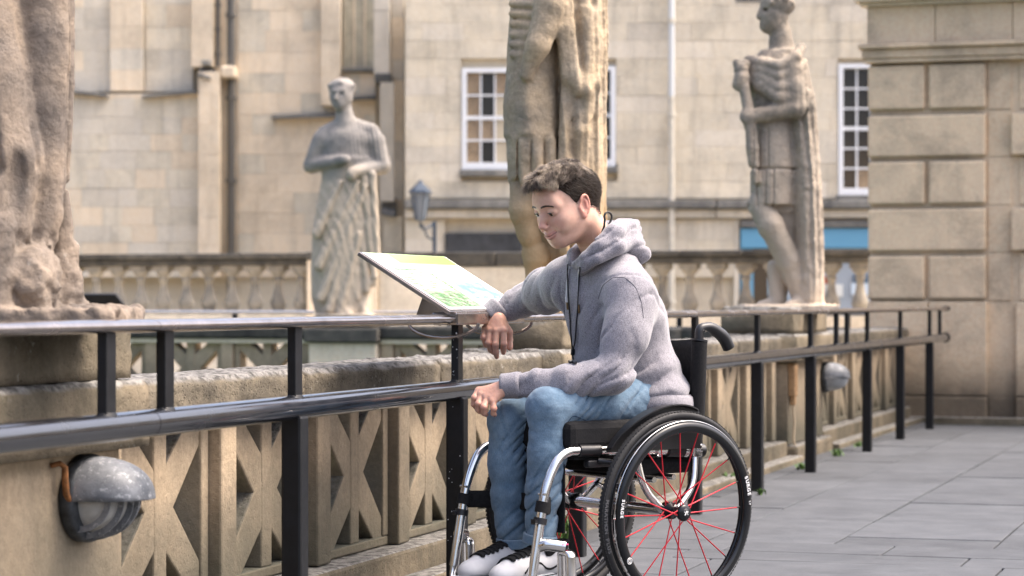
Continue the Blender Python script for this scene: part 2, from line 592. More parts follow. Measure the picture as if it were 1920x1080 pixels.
# ---------------------------------------------------------------- turned baluster parapet behind
BY = 24.0
bal_prof = [(.078, 0), (.078, .045), (.062, .055), (.070, .07), (.088, .12), (.083, .155), (.055, .22), (.041, .30), (.038, .36), (.052, .37), (.052, .395),
            (.042, .405), (.05, .42), (.082, .455), (.09, .475), (.09, .53)]
bal_me = None
def parapet(px0, px1, label, pitch=.262, yy=BY):
    global bal_me
    a, b = on_y(px0, 480, yy).x, on_y(px1, 480, yy).x
    th = thing('turned_balustrade', label, 'balustrade', ((a + b) / 2, yy, 0), 0, 'turned baluster parapets behind the bath')
    L = b - a
    zb = .79
    MB().box((-L / 2, -.16, .0), (L / 2, .16, zb), .01).build('plinth', M['ashlar_g'], th)
    MB().box((-L / 2, -.13, zb + .533), (L / 2, .13, zb + .60), .012).build('rail', M['balustrade_cap'], th)
    k = int(L / .8) + 1
    for i in range(k):
        MB().box((-L / 2 + i * L / k + .003, -.17, zb + .603), (-L / 2 + (i + 1) * L / k - .003, .17, zb + .665), .014).build('coping', M['balustrade_cap'], th)
    n = int(L / pitch)
    for i in range(n):
        x = -L / 2 + (i + .5) * L / n
        if bal_me is None:
            o = MB().lathe(bal_prof, 20).box((-.085, -.085, 0.002), (.085, .085, .045)).box((-.092, -.092, .478), (.092, .092, .531)).build('baluster', M['baluster'], th)
            bal_me = o.data
        else:
            o = link('baluster', bal_me, th)
        o.location = (x, 0, zb + .001)
        o.rotation_euler = (0, 0, random.uniform(-.06, .06))
    return th
parapet(-320, 588, 'turned stone baluster parapet left of the robed statue')
parapet(1165, 1640, 'turned stone baluster parapet right of the seated person, in front of the blue shop')
# solid panel between them
a, b = on_y(720, 480, BY).x, on_y(1165, 480, BY).x
th = thing('parapet_wall', 'solid grey stone parapet section behind the info panel', 'wall', ((a + b) / 2, BY, 0))
L = b - a
MB().box((-L / 2, -.15, 0), (L / 2, .15, 1.30), .01).build('panel', M['ashlar_g'], th)
for i in range(4):
    MB().box((-L / 2 + i * L / 4 + .003, -.18, 1.303), (-L / 2 + (i + 1) * L / 4 - .003, .18, 1.455), .02).build('coping', M['balustrade_cap'], th)
a, b = on_y(588, 480, BY).x, on_y(720, 480, BY).x
th = thing('parapet_pier', 'square stone pier hidden behind the robed statue', 'pier', ((a + b) / 2, BY, 0))
MB().box((-(b - a) / 2 + .004, -.2, 0), ((b - a) / 2 - .004, .2, 1.38), .01).build('shaft', M['ashlar_w'], th)
MB().box((-(b - a) / 2 - .0, -.23, 1.383), ((b - a) / 2, .23, 1.46), .01).build('cap', M['balustrade_cap'], th)

# ---------------------------------------------------------------- facades behind, both facing the viewer
ROTC = math.atan2(SA, CA)
def facade(name, label, Z, px0, px1):
    pc = (px0 + px1) / 2
    o = thing(name, label, 'building', W(pc, HOR, Z) - Vector((0, 0, CAMH)), ROTC)
    s = FPX / Z
    def loc(px, py, d=0):       # d > 0: towards the viewer; perspective of the offset is ignored (few cm)
        return Vector(((px - pc) / s, -d, CAMH - (py - HOR) / s))
    return o, loc, s

def fbox(loc, px0, py0, px1, py1, d0, d1, bev=.0, mb=None):
    a, b = loc(px0, py1, d1), loc(px1, py0, d0)
    return (mb or MB()).box((a.x, a.y, a.z), (b.x, b.y, b.z), bev)

def ashlar(th, loc, px0, px1, py0, py1, ch, bw, mats, depth=.09, skip=(), seed=0, d=0.0, jit=.4):
    """individual facing stones over a mortar bed; skip rects in px"""
    rs = random.Random(seed)
    y = py1; row = 0; cnt = 0
    while y > py0 + 2:
        h = min(ch * rs.uniform(.92, 1.08), y - py0)
        x = px0
        first = True
        while x < px1 - 1:
            w = bw * rs.uniform(1 - jit, 1 + jit)
            if first and row % 2: w *= .55
            first = False
            if x + w > px1 - bw * .3: w = px1 - x
            segs = [(x, x + w)]
            for (sx0, sy0, sx1, sy1) in skip:
                if y - h < sy1 - .5 and y > sy0 + .5:
                    ns = []
                    for (u, v) in segs:
                        if v <= sx0 or u >= sx1: ns.append((u, v)); continue
                        if u < sx0: ns.append((u, sx0))
                        if v > sx1: ns.append((sx1, v))
                    segs = ns
            for (u, v) in segs:
                if v - u < 4: continue
                g = .14
                fbox(loc, u + g, y - h + g, v - g, y - g, d - depth, d + rs.uniform(-.003, .004), .003).build('ashlar_block', rs.choice(mats), th)
                cnt += 1
            x += w
        y -= h; row += 1
    return cnt

# Georgian house on the right
hs, hl, hsc = facade('georgian_house', 'grey cream stone house with white sash windows behind the statues', 33.0, 760, 1760)
fbox(hl, 758, -70, 1800, 800, -6.0, -.10).build('wall', M['joint'], hs)
WINS = [(866, 128, 990, 318), (1030, 124, 1154, 312), (1572, 120, 1696, 366)]
skips = [(w[0] - 1, w[1] - 1, w[2] + 1, w[3] + 13) for w in WINS]
nb = ashlar(hs, hl, 760, 1650, -22, 372, 33, 88, [M['ashlar_y'], M['ashlar_y'], M['ashlar_g'], M['ashlar_y']], .09, skips, 3)
fbox(hl, 760, -70, 1800, -23, -.09, .0, .005).build('upper_wall', M['ashlar_y'], hs)
for lo_, hi_ in ((760, 1050), (1052, 1340), (1342, 1720)):
    fbox(hl, lo_, 376, hi_, 392, -.09, .20, .02).build('string_course', M['string'], hs)
    fbox(hl, lo_, 393, hi_, 409, -.09, .10, .01).build('string_course', M['ashlar_g'], hs)
nb += ashlar(hs, hl, 760, 1380, 410, 520, 36, 92, [M['ashlar_g'], M['ashlar_y']], .09, [(834, 436, 980, 476)], 8)
fbox(hl, 835, 437, 979, 475, -.08, .05, .01).build('dark_stone_tablet', plain('dark_tablet', (.045, .047, .05), .6, 0, .4, .5, 6), hs)
fbox(hl, 1376, 410, 1386, 640, -.09, .02, .005).build('door_jamb', M['ashlar_g'], hs)
# shop front with blue fascia
fbox(hl, 1388, 428, 1720, 466, -.09, .08, .01).build('shop_fascia', M['blue_shop'], hs)
fbox(hl, 1388, 414, 1720, 427, -.09, .12, .01).build('shop_cornice', M['string'], hs)
fbox(hl, 1388, 467, 1412, 700, -.09, .04, .01).build('shop_pilaster', M['blue_shop'], hs)
fbox(hl, 1412, 467, 1462, 700, -.09, -.03).build('shop_window', M['dark_glass'], hs)
fbox(hl, 1462, 467, 1474, 700, -.09, .03, .01).build('shop_pilaster', M['blue_shop'], hs)
fbox(hl, 1474, 467, 1720, 700, -.09, -.04).build('shop_window', plain('bright_shop_window', (.34, .40, .46), .2), hs)
for (x0, x1, y0, y1, c) in ((1545, 1566, 518, 532, (.35, .06, .03)), (1548, 1580, 533, 556, (.75, .75, .7)), (1600, 1640, 515, 530, (.05, .12, .2)), (1596, 1640, 531, 553, (.62, .72, .8)), (1440, 1456, 520, 556, (.5, .65, .75))):
    fbox(hl, x0, y0, x1, y1, -.035, .0, .004).build('shop_poster', plain('poster_print', c, .5), hs)

def sash(th, loc, px0, py0, px1, py1, cols, rows, blinds, seed):
    fr = MB()
    fbox(loc, px0, py0, px0 + 9, py1, -.14, .015, .004, fr); fbox(loc, px1 - 9, py0, px1, py1, -.14, .015, .004, fr)
    fbox(loc, px0 + 9.2, py0, px1 - 9.2, py0 + 8, -.14, .013, .004, fr); fbox(loc, px0 + 9.2, py1 - 13, px1 - 9.2, py1, -.14, .013, .004, fr)
    w = fr.build('window', M['white'], th)
    x0, x1, y0, y1 = px0 + 9, px1 - 9, py0 + 8, py1 - 13
    bars = MB()
    for i in range(1, cols):
        x = x0 + (x1 - x0) * i / cols
        fbox(loc, x - 1.6, y0, x + 1.6, y1, -.10, -.045, 0, bars)
    for j in range(1, rows):
        yy = y0 + (y1 - y0) * j / rows
        t = 3.4 if j == rows // 2 else 1.6
        fbox(loc, x0, yy - t, x1, yy + t, -.098, -.043, 0, bars)
    bars.build('glazing_bar', M['white'], w)
    rs = random.Random(seed)
    for i in range(cols):
        for j in range(rows):
            a0, a1 = x0 + (x1 - x0) * i / cols + 1.2, x0 + (x1 - x0) * (i + 1) / cols - 1.2
            b0, b1 = y0 + (y1 - y0) * j / rows + 1.2, y0 + (y1 - y0) * (j + 1) / rows - 1.2
            fbox(loc, a0, b0, a1, b1, -.10, -.075).build('pane', blinds(i, j, rs), w)
    fbox(loc, px0 - 4, py1 + 1, px1 + 4, py1 + 13, -.09, .11, .012).build('sill', M['string'], w)
    return w
sash(hs, hl, *WINS[0], 4, 4, lambda i, j, r: M['cream_blind'] if i == 2 and j > 0 else (M['brown_blind'] if i != 1 or j == 2 else M['dark_glass']), 1)
sash(hs, hl, *WINS[1], 4, 4, lambda i, j, r: M['brown_blind'] if r.random() < .3 else M['dark_glass'], 2)
sash(hs, hl, *WINS[2], 4, 6, lambda i, j, r: M['dark_glass'] if not (i == 1 and j == 5) else M['brown_blind'], 3)
fbox(hl, 866, -130, 990, -4, -.09, .01).build('upper_sill', M['string'], hs)
fbox(hl, 1380, -100, 1450, 4, -.09, .012).build('upper_sill', M['string'], hs)

def pipe(label, px, py0, py1, Z, r, mat, mat2=None, split=None, d=.12):
    base = W(px, HOR, Z)
    s = FPX / Z
    t = thing('drainpipe', label, 'drainpipe', (base.x, base.y, 0), ROTC, 'drainpipes on the far facades')
    z = lambda py: CAMH - (py - HOR) / s
    if split:
        MB().tube([(0, -d, z(split)), (0, -d, z(py0))], r, 14).build('pipe', mat, t)
        MB().tube([(0, -d, z(py1)), (0, -d, z(split + 1))], r * 1.05, 14).build('pipe', mat2, t)
    else:
        MB().tube([(0, -d, z(py1)), (0, -d, z(py0))], r, 14).build('pipe', mat, t)
    for k in range(4):
        py = py0 + (py1 - py0) * (k + .6) / 4
        MB().tube([(0, -d, z(py)), (0, -d, z(py) + .06)], r * 1.35, 14).box((-.02, -d, z(py) + .01), (.02, .0, z(py) + .05)).build('collar', mat2 or mat, t)
    return t
pipe('pale painted drainpipe on the grey house right of the cloaked statue', 1258, -60, 640, 33.0, .043, plain('pale_pipe', (.66, .68, .68), .5), M['lead'], 182)

# abbey on the left: buttressed bays
ab, al, asc = facade('abbey_church', 'warm honey stone church with stepped buttresses on the left behind the statues', 36.0, 60, 760)
fbox(al, -1000, -70, 757, 800, -7, -.10).build('wall', M['joint'], ab)
MA = [M['ashlar_w'], M['ashlar_w'], M['ashlar_g']]
MG = [M['ashlar_g'], M['ashlar_g'], M['ashlar_y'], M['ashlar_w']]
c_ = 0
c_ += ashlar(ab, al, 60, 208, -20, 172, 40, 62, MG, .09, (), 11)
fbox(al, -1000, -20, 59, 520, -.09, .0, .01).build('side_bay', M['ashlar_w'], ab)
c_ += ashlar(ab, al, 209, 271, -20, 172, 40, 60, [M['ashlar_w'], M['ashlar_g']], .09, (), 12, .12)
c_ += ashlar(ab, al, 272, 362, -20, 172, 40, 62, MG, .09, (), 13)
c_ += ashlar(ab, al, 60, 380, 178, 520, 34, 56, MG, .09, (), 14, .22)
c_ += ashlar(ab, al, 446, 640, -20, 520, 38, 70, [M['ashlar_w'], M['ashlar_w'], M['ashlar_y']], .09, (), 15)
c_ += ashlar(ab, al, 641, 704, 136, 520, 38, 62, [M['ashlar_w'], M['ashlar_y']], .09, (), 16)
c_ += ashlar(ab, al, 735, 757, -20, 520, 38, 60, [M['ashlar_g'], M['ashlar_w']], .09, (), 17)
fbox(al, -1000, -70, 757, -21, -.09, .0, .005).build('upper_wall', M['ashlar_w'], ab)
def slope(px0, py0, px1, py1, h, d, mat=None, name='weathering'):
    """sloping weathered sill: polygon in elevation, deep d"""
    a, b = al(px0, py0), al(px1, py1)
    hz = h / asc
    V = [(a.x, -.0, a.z), (b.x, -.0, b.z), (b.x, -d, b.z - hz), (a.x, -d, a.z - hz), (a.x, 0, a.z - hz - .03), (b.x, 0, b.z - hz - .03), (b.x, -d, b.z - hz - .04), (a.x, -d, a.z - hz - .04)]
    F = [[0, 1, 2, 3], [3, 2, 6, 7], [7, 6, 5, 4], [0, 3, 7, 4], [1, 5, 6, 2], [0, 4, 5, 1]]
    return MB().add(V, F).build(name, mat or M['string'], ab)
slope(130, 158, 150, 170, 6, .36); slope(150, 170, 209, 176, 5, .36)
slope(273, 177, 376, 168, 5, .36)
slope(511, 214, 640, 210, 6, .2); slope(660, 180, 706, 178, 5, .3)
# buttress 1
bt = ashlar(ab, al, 363, 403, -20, 128, 60, 40, [M['ashlar_w']], .3, (), 21, .25)
ashlar(ab, al, 379, 418, 140, 520, 55, 40, [M['ashlar_w']], .3, (), 22, .45)
slope(379, 118, 402, 125, 26, .5, M['string'])
fbox(al, 386, 119, 402, 128, -.1, .5, .01).build('buttress_cap', M['string'], ab)
# slot of shadow with shafts
fbox(al, 404, -20, 446, 520, -.09, -.02).build('recess', M['ashlar_w'], ab)
fbox(al, 419, 128, 446, 150, -.05, .40, .03).build('shaft_capital', M['ashlar_w'], ab)
# buttress 2
ashlar(ab, al, 604, 640, -20, 200, 60, 40, [M['ashlar_w']], .2, (), 23, .22)
ashlar(ab, al, 704, 733, -20, 145, 60, 30, [plain('pale_lit_stone', (.66, .60, .5), .9, 0, .2, .1, 4)], .2, (), 24, .42)  # light on this strip put into a paler stone colour
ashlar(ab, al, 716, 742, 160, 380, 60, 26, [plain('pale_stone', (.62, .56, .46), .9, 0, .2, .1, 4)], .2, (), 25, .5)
fbox(al, 706, 143, 736, 160, -.1, .47, .02).build('buttress_cap', M['string'], ab)
slope(718, 366, 744, 372, 34, .6, M['string'])
ashlar(ab, al, 722, 757, 408, 520, 50, 36, [M['ashlar_y']], .2, (), 26, .42)
# window light in the upper right bay
wn_ = fbox(al, 644, -20, 703, 128, -.09, -.05).build('window', plain('leaded_glass', (.40, .37, .28), .35, 0, .5, .3, 5), ab)
for k in range(1, 3):
    fbox(al, 644 + k * 20 - 1, -20, 644 + k * 20 + 1, 128, -.05, -.02).build('mullion', M['ashlar_w'], wn_)
fbox(al, 641, 128, 704, 135, -.09, .10, .01).build('sill', M['string'], wn_)
pipe('dark slim drainpipe on the left side of the church recess', 409, -60, 125, 35.9, .035, M['dark_pipe'], d=.05)
pipe('thick dark drainpipe running down the church recess to the parapet', 434, -60, 560, 35.9, .06, M['dark_pipe'], d=.06)

# ---------------------------------------------------------------- rusticated building at the right
RY = 19.1
rx0 = on_y(1627, 600, RY).x
rb = thing('rusticated_building', 'honey stone building with raised block corner pier at the end of the terrace', 'building', (rx0, RY, 0))
def r_at(px, py): 
    w_ = on_y(px, py, RY); return w_.x - rx0, w_.z
X850 = r_at(1850, 500)[0]; X900 = r_at(1897, 500)[0]
MB().box((.02, .012, -.3), (9, 3, 3.75)).build('wall', M['rust'], rb)
rows_ = [(119, 207), (213, 296), (300, 385), (389, 473), (477, 563)]
for i, (ya, yb) in enumerate(rows_):
    z1, z0 = r_at(1740, ya)[1], r_at(1740, yb)[1]
    xm = r_at(1737, 400)[0]
    spans = [(0, xm - .006), (xm + .014, X850)] if i % 2 == 0 else [(0, X850)]
    for (a, b) in spans:
        MB().box((a + .006, -.034, z0 + .008), (b - .004, .055, z1 - .008), .020).build('rusticated_block', M['rust'], rb)
    # flat wall between and next pier
    MB().box((X850 + .012, .0, z0 - .002), (X900 - .004, .058, z1 + .012), .004).build('ashlar_block', M['rust'], rb)
    if i % 2 == 0:
        MB().box((X900 + .06, -.0, z0 + .0), (X900 + 1.2, .058, z1 + .01), .004).build('ashlar_block', M['rust'], rb)
        z0b, z1b = z0 + .006, z1 - .006
    else:
        MB().box((X900, -.06, z0 + .008), (X900 + 1.2, .057, z1 - .008), .014).build('rusticated_block', M['rust'], rb)
zt = r_at(1740, 563)[1]; zm = r_at(1740, 742)[1]
prev = 0
for px in (1742, 1852, 1905, 2060):
    x = r_at(px, 600)[0]
    d = -.05 if px != 1905 else .02
    MB().box((prev + .004, d, zm + .004), (x - .004, .057, zt - .012), .008).build('dado_block', M['rust'], rb)
    MB().box((prev + .004, d - .015, -.02), (x - .004, .057, zm - .002), .01).build('base_block', M['rust'], rb)
    prev = x
z118 = r_at(1740, 117)[1]; z80 = r_at(1740, 82)[1]; z10 = r_at(1740, 10)[1]; zm10 = r_at(1740, -14)[1]
fr = MB()
fr.box((-.02, -.07, z118), (5, .057, z118 + .035), .006); fr.box((-.035, -.085, z118 + .036), (5, .057, z80 - .04), .006)
fr.box((-.06, -.12, z80 - .038), (5, .057, z80), .01)
fr.build('architrave', M['rust'], rb)
xj = [r_at(q, 40)[0] for q in (1627, 1755, 1900, 2100)]
for a, b in zip(xj[:-1], xj[1:]):
    MB().box((a + .003, -.05, z80 + .003), (b - .003, .057, z10 - .002), .004).build('frieze_block', M['rust'], rb)
MB().box((-.05, -.10, z10), (5, .057, z10 + .03), .008).box((-.09, -.16, z10 + .031), (5, .057, zm10), .008).build('cornice', M['ashlar_w'], rb)
MB().box((0, -.05, zm10 + .002), (5, .057, 3.7)).build('upper_wall', M['rust'], rb)
# low kerb
MB().box((.0, -.17, -.02), (3.5, -.07, .04), .01).build('kerb', M['pedestal'], rb)
print('blocks', nb, c_)
# ---------------------------------------------------------------- the railing
HT, HL = .884, .661
yj = on_x(278, 800).y
rail = thing('handrail', 'black two-bar metal railing with bronze top rail along the terrace edge', 'railing', (0, 6, 0))
posts = [on_x(px, 800).y for px in (553, 857, 1083, 1303, 1420, 1520, 1626, 1688, 1743)]
posts = [posts[0] - 2.9] + posts
shorts = [on_x(px, 700).y for px in (200, 310, 1568, 1588, 1762)]
joints = [2.0, yj, on_x(1578, 640).y, on_x(1772, 640).y]
for a, b in zip(joints[:-1], joints[1:]):
    n = 14
    MB().tube([(0, a + .0015 + (b - a - .003) * i / n - 6, HT) for i in range(n + 1)], .0155, 24, flat=(2.1, 1.0)).build('top_rail', M['rail_top'], rail)
    MB().tube([(0, a + .0015 + (b - a - .003) * i / n - 6, HL) for i in range(n + 1)], .032, 28).build('lower_rail', M['rail_paint'], rail)
    MB().tube([(0, a + .0005 - 6, HL), (0, a + .0035 - 6, HL)], .0305, 28).tube([(0, a + .0005 - 6, HT), (0, a + .0035 - 6, HT)], .0148, 24, flat=(2.1, 1)).build('rail_joint', M['black_plastic'], rail)
MB().tube([(0, joints[-1] - 6, HL), (0, joints[-1] + .015 - 6, HL)], .04, 20).tube([(0, joints[-1] - 6, HT), (0, joints[-1] + .015 - 6, HT)], .02, 20, flat=(2, 1)).build('end_cap', M['paint'], rail)
def weld(b, y, z, up):
    for k in range(10):
        a = 2 * PI * k / 10
    b.lathe([(.040, 0), (.034, .006 * up), (.030, .014 * up)], 16, Matrix.Translation((0, y, z)))
for y in posts:
    p = MB().box((-.029, y - 6 - .029, -.01), (.029, y - 6 + .029, HL - .02), .008)
    p.box((-.012, y - 6 - .024, HL + .02), (.012, y - 6 + .024, HT - .012), .003)
    p.build('post', M['post'], rail)
    MB().lathe([(.034, -.012), (.031, -.003), (.026, .004)], 16, Matrix.Translation((0, y - 6, HL + .03)) @ Matrix.Diagonal((.7, 1, 1, 1))).build('weld_collar', M['post'], rail)
for y in shorts:
    MB().box((-.012, y - 6 - .024, HL + .02), (.012, y - 6 + .024, HT - .012), .003).build('spacer_bar', M['post'], rail)
    MB().lathe([(.034, -.012), (.031, -.003), (.026, .004)], 16, Matrix.Translation((0, y - 6, HL + .03)) @ Matrix.Diagonal((.7, 1, 1, 1))).build('weld_collar', M['post'], rail)

rs_ = random.Random(4); sp_ = MB(); yp_ = on_x(857, 800).y - 6
for k in range(26):
    zz_ = rs_.uniform(HL + .02, HT - .03) if k < 14 else rs_.uniform(.1, HL - .05); hw_ = .012 if k < 14 else .027
    r_ = rs_.uniform(.0008, .002); x_ = rs_.uniform(-hw_, hw_) * .8; yf = yp_ - (.0242 if k < 14 else .0292)
    sp_.lathe([(r_, 0), (r_ * .7, .0004), (0, .0005)], 6, Matrix.Translation((x_, yf, zz_)) @ Matrix.Rotation(PI / 2, 4, 'X'))
sp_.build('dropping_speck', M['white'], rail)  # white bird-dropping specks on the post

# far railing and its dark panel on the other side of the bath
FYR = 19.15
for (a_, b_, lab) in ((-260, 590, 'thin far railing across the bath behind the left statue'), (690, 1000, 'thin far railing across the bath beyond the info panel'), (1150, 1400, 'thin far railing across the bath behind the wheelchair'), (1540, 1640, 'short far railing glimpsed beside the rusticated building')):
    xa_, xb_ = on_y(a_, 590, FYR).x, on_y(b_, 590, FYR).x
    t = thing('far_handrail', lab, 'railing', ((xa_ + xb_) / 2, FYR, 0))
    L = xb_ - xa_
    MB().tube([(-L / 2, 0, .845), (L / 2, 0, .845)], .017, 12, flat=(2, 1)).build('top_rail', plain('pale_far_rail', (.45, .44, .43), .25, .6) if 'M_fr' not in globals() else M_fr, t)
    MB().tube([(-L / 2, 0, .62), (L / 2, 0, .62)], .028, 12).build('lower_rail', M['paint'], t)
    n = max(1, int(L / 1.3))
    for i in range(n):
        x = -L / 2 + (i + .5) * L / n
        MB().box((x - .02, -.02, 0), (x + .02, .02, .84), .004).build('post', M['paint'], t)
pa, pb = on_y(156, 598, 18.95), on_y(246, 598, 18.95)
bp = thing('notice_lectern', 'small black tilted panel seen from behind on the far railing at left', 'sign', ((pa.x + pb.x) / 2, 18.95, .83))
hwp = (pb.x - pa.x) / 2
MB().add([(-hwp, 0, 0), (hwp, 0, 0), (hwp * .62, -.12, .17), (-hwp * 1.3, -.12, .17), (-hwp, .02, -.01), (hwp, .02, -.01), (hwp * .62, -.10, .18), (-hwp * 1.3, -.10, .18)],
         [[0, 1, 2, 3], [7, 6, 5, 4], [0, 4, 5, 1], [1, 5, 6, 2], [2, 6, 7, 3], [3, 7, 4, 0]]).build('board', M['black_plastic'], bp)
MB().box((-.1, -.04, -.06), (.1, .03, .02), .004).build('bracket', M['paint'], bp)

# ---------------------------------------------------------------- information lectern on the railing
ip = thing('lectern_sign', 'tilted pale information board with green and blue print bolted on the near railing', 'information board', (0, 7.42, HT))
BL, TL = Vector((.03, -.40, .024)), Vector((-.275, -.36, .198))
ye = .40
# board as a slab: local frame u along y, v up the slope
A0 = Vector((.035, -.395, .026)); U = Vector((0, .80, 0)); Vv = Vector((-.30, -.0, .185)); N = Vector((.185, 0, .30)).normalized()
def bq(u0, u1, v0, v1, t0, t1):
    b = MB(); V = []
    for t in (t0, t1):
        for (u, v) in ((u0, v0), (u1, v0), (u1, v1), (u0, v1)):
            V.append(A0 + U * u + Vv * v + N * t)
    return b.add(V, [[3, 2, 1, 0], [4, 5, 6, 7], [0, 1, 5, 4], [1, 2, 6, 5], [2, 3, 7, 6], [3, 0, 4, 7]])
brd = bq(0, 1, 0, 1, -.014, -.001).build('board', M['rail_top'], ip, bevel=.002)
def print_mat():
    m, nt, p = nodes_of('printed_face'); T = NT(nt)
    tc = T.n('ShaderNodeTexCoord').outputs['UV']
    sx = T.n('ShaderNodeSeparateXYZ'); T.l(tc, sx.inputs[0]); u, v = sx.outputs[0], sx.outputs[1]
    def band(x, a, b): return T.math('MULTIPLY', T.math('GREATER_THAN', x, a), T.math('LESS_THAN', x, b))
    def rect(u0, u1, v0, v1): return T.math('MULTIPLY', band(u, u0, u1), band(v, v0, v1))
    c = (.80, .80, .78)
    c = T.mix(rect(.02, .98, .80, .98), c, (.50, .66, .30))
    c = T.mix(rect(.28, .97, .82, .97), c, (.26, .42, .12))
    # green block of reconstruction drawing
    n1 = T.noise(tc, 14, 5, .7)
    c = T.mix(rect(.04, .47, .06, .72), c, T.mix(T.ramp(n1, [(.4, 0), (.6, 1)]), (.10, .30, .12), (.45, .60, .38)))
    # text lines
    vl = T.math('FRACT', T.math('MULTIPLY', v, 30)); tx = T.noise(tc, 90, 2, .5)
    txt = T.math('MULTIPLY', T.math('LESS_THAN', vl, .45), T.math('GREATER_THAN', tx, .47))
    c = T.mix(T.math('MULTIPLY', txt, rect(.06, .44, .34, .68)), c, (.85, .87, .80))
    c = T.mix(T.math('MULTIPLY', txt, rect(.50, .96, .52, .76)), c, (.25, .26, .25))
    c = T.mix(rect(.52, .97, .20, .50), c, T.mix(T.ramp(T.noise(tc, 9, 4), [(.4, 0), (.6, 1)]), (.18, .30, .40), (.42, .52, .60)))
    bl = T.ramp(T.noise(tc, 30, 6, .8), [(.52, 0), (.56, 1)])
    c = T.mix(T.math('MULTIPLY', bl, rect(.56, .94, .08, .26)), c, (.12, .22, .34))
    bl2 = T.ramp(T.noise(tc, 26, 6, .8), [(.50, 0), (.55, 1)])
    c = T.mix(T.math('MULTIPLY', bl2, rect(.05, .40, .06, .30)), c, (.12, .16, .10))
    T.l(c, p.inputs['Base Color']); p.inputs['Roughness'].default_value = .22
    p.inputs['Coat Weight'].default_value = .2; p.inputs['Coat Roughness'].default_value = .12
    return m
pf = bq(.012, .988, .02, .98, 0, .002).build('printed_face', print_mat(), ip)
uvl = pf.data.uv_layers.new(name='UVMap')
for poly in pf.data.polygons:
    for li in poly.loop_indices:
        q = pf.data.vertices[pf.data.loops[li].vertex_index].co - A0
        uvl.data[li].uv = (q.y / .80, q.dot(Vv) / Vv.length_squared)
for yy in (-.30, .26):
    # wedge bracket and clip ring under the board
    MB().prism([(.03, .010), (-.085, .078), (-.115, -.004), (-.03, -.02)], yy - .004, yy + .004, 1).build('bracket', M['rail_top'], ip)
    pts = [(-.115 * math.cos(a) * 1.0 - .02, yy, -.012 - .045 * math.sin(a)) for a in [PI * k / 12 for k in range(13)]]
    MB().tube(pts, .006, 8).build('clip', M['rail_top'], ip)
MB().box((-.045, -.34, -.018), (.040, .36, .022), .006).build('mounting_plate', M['rail_top'], ip)

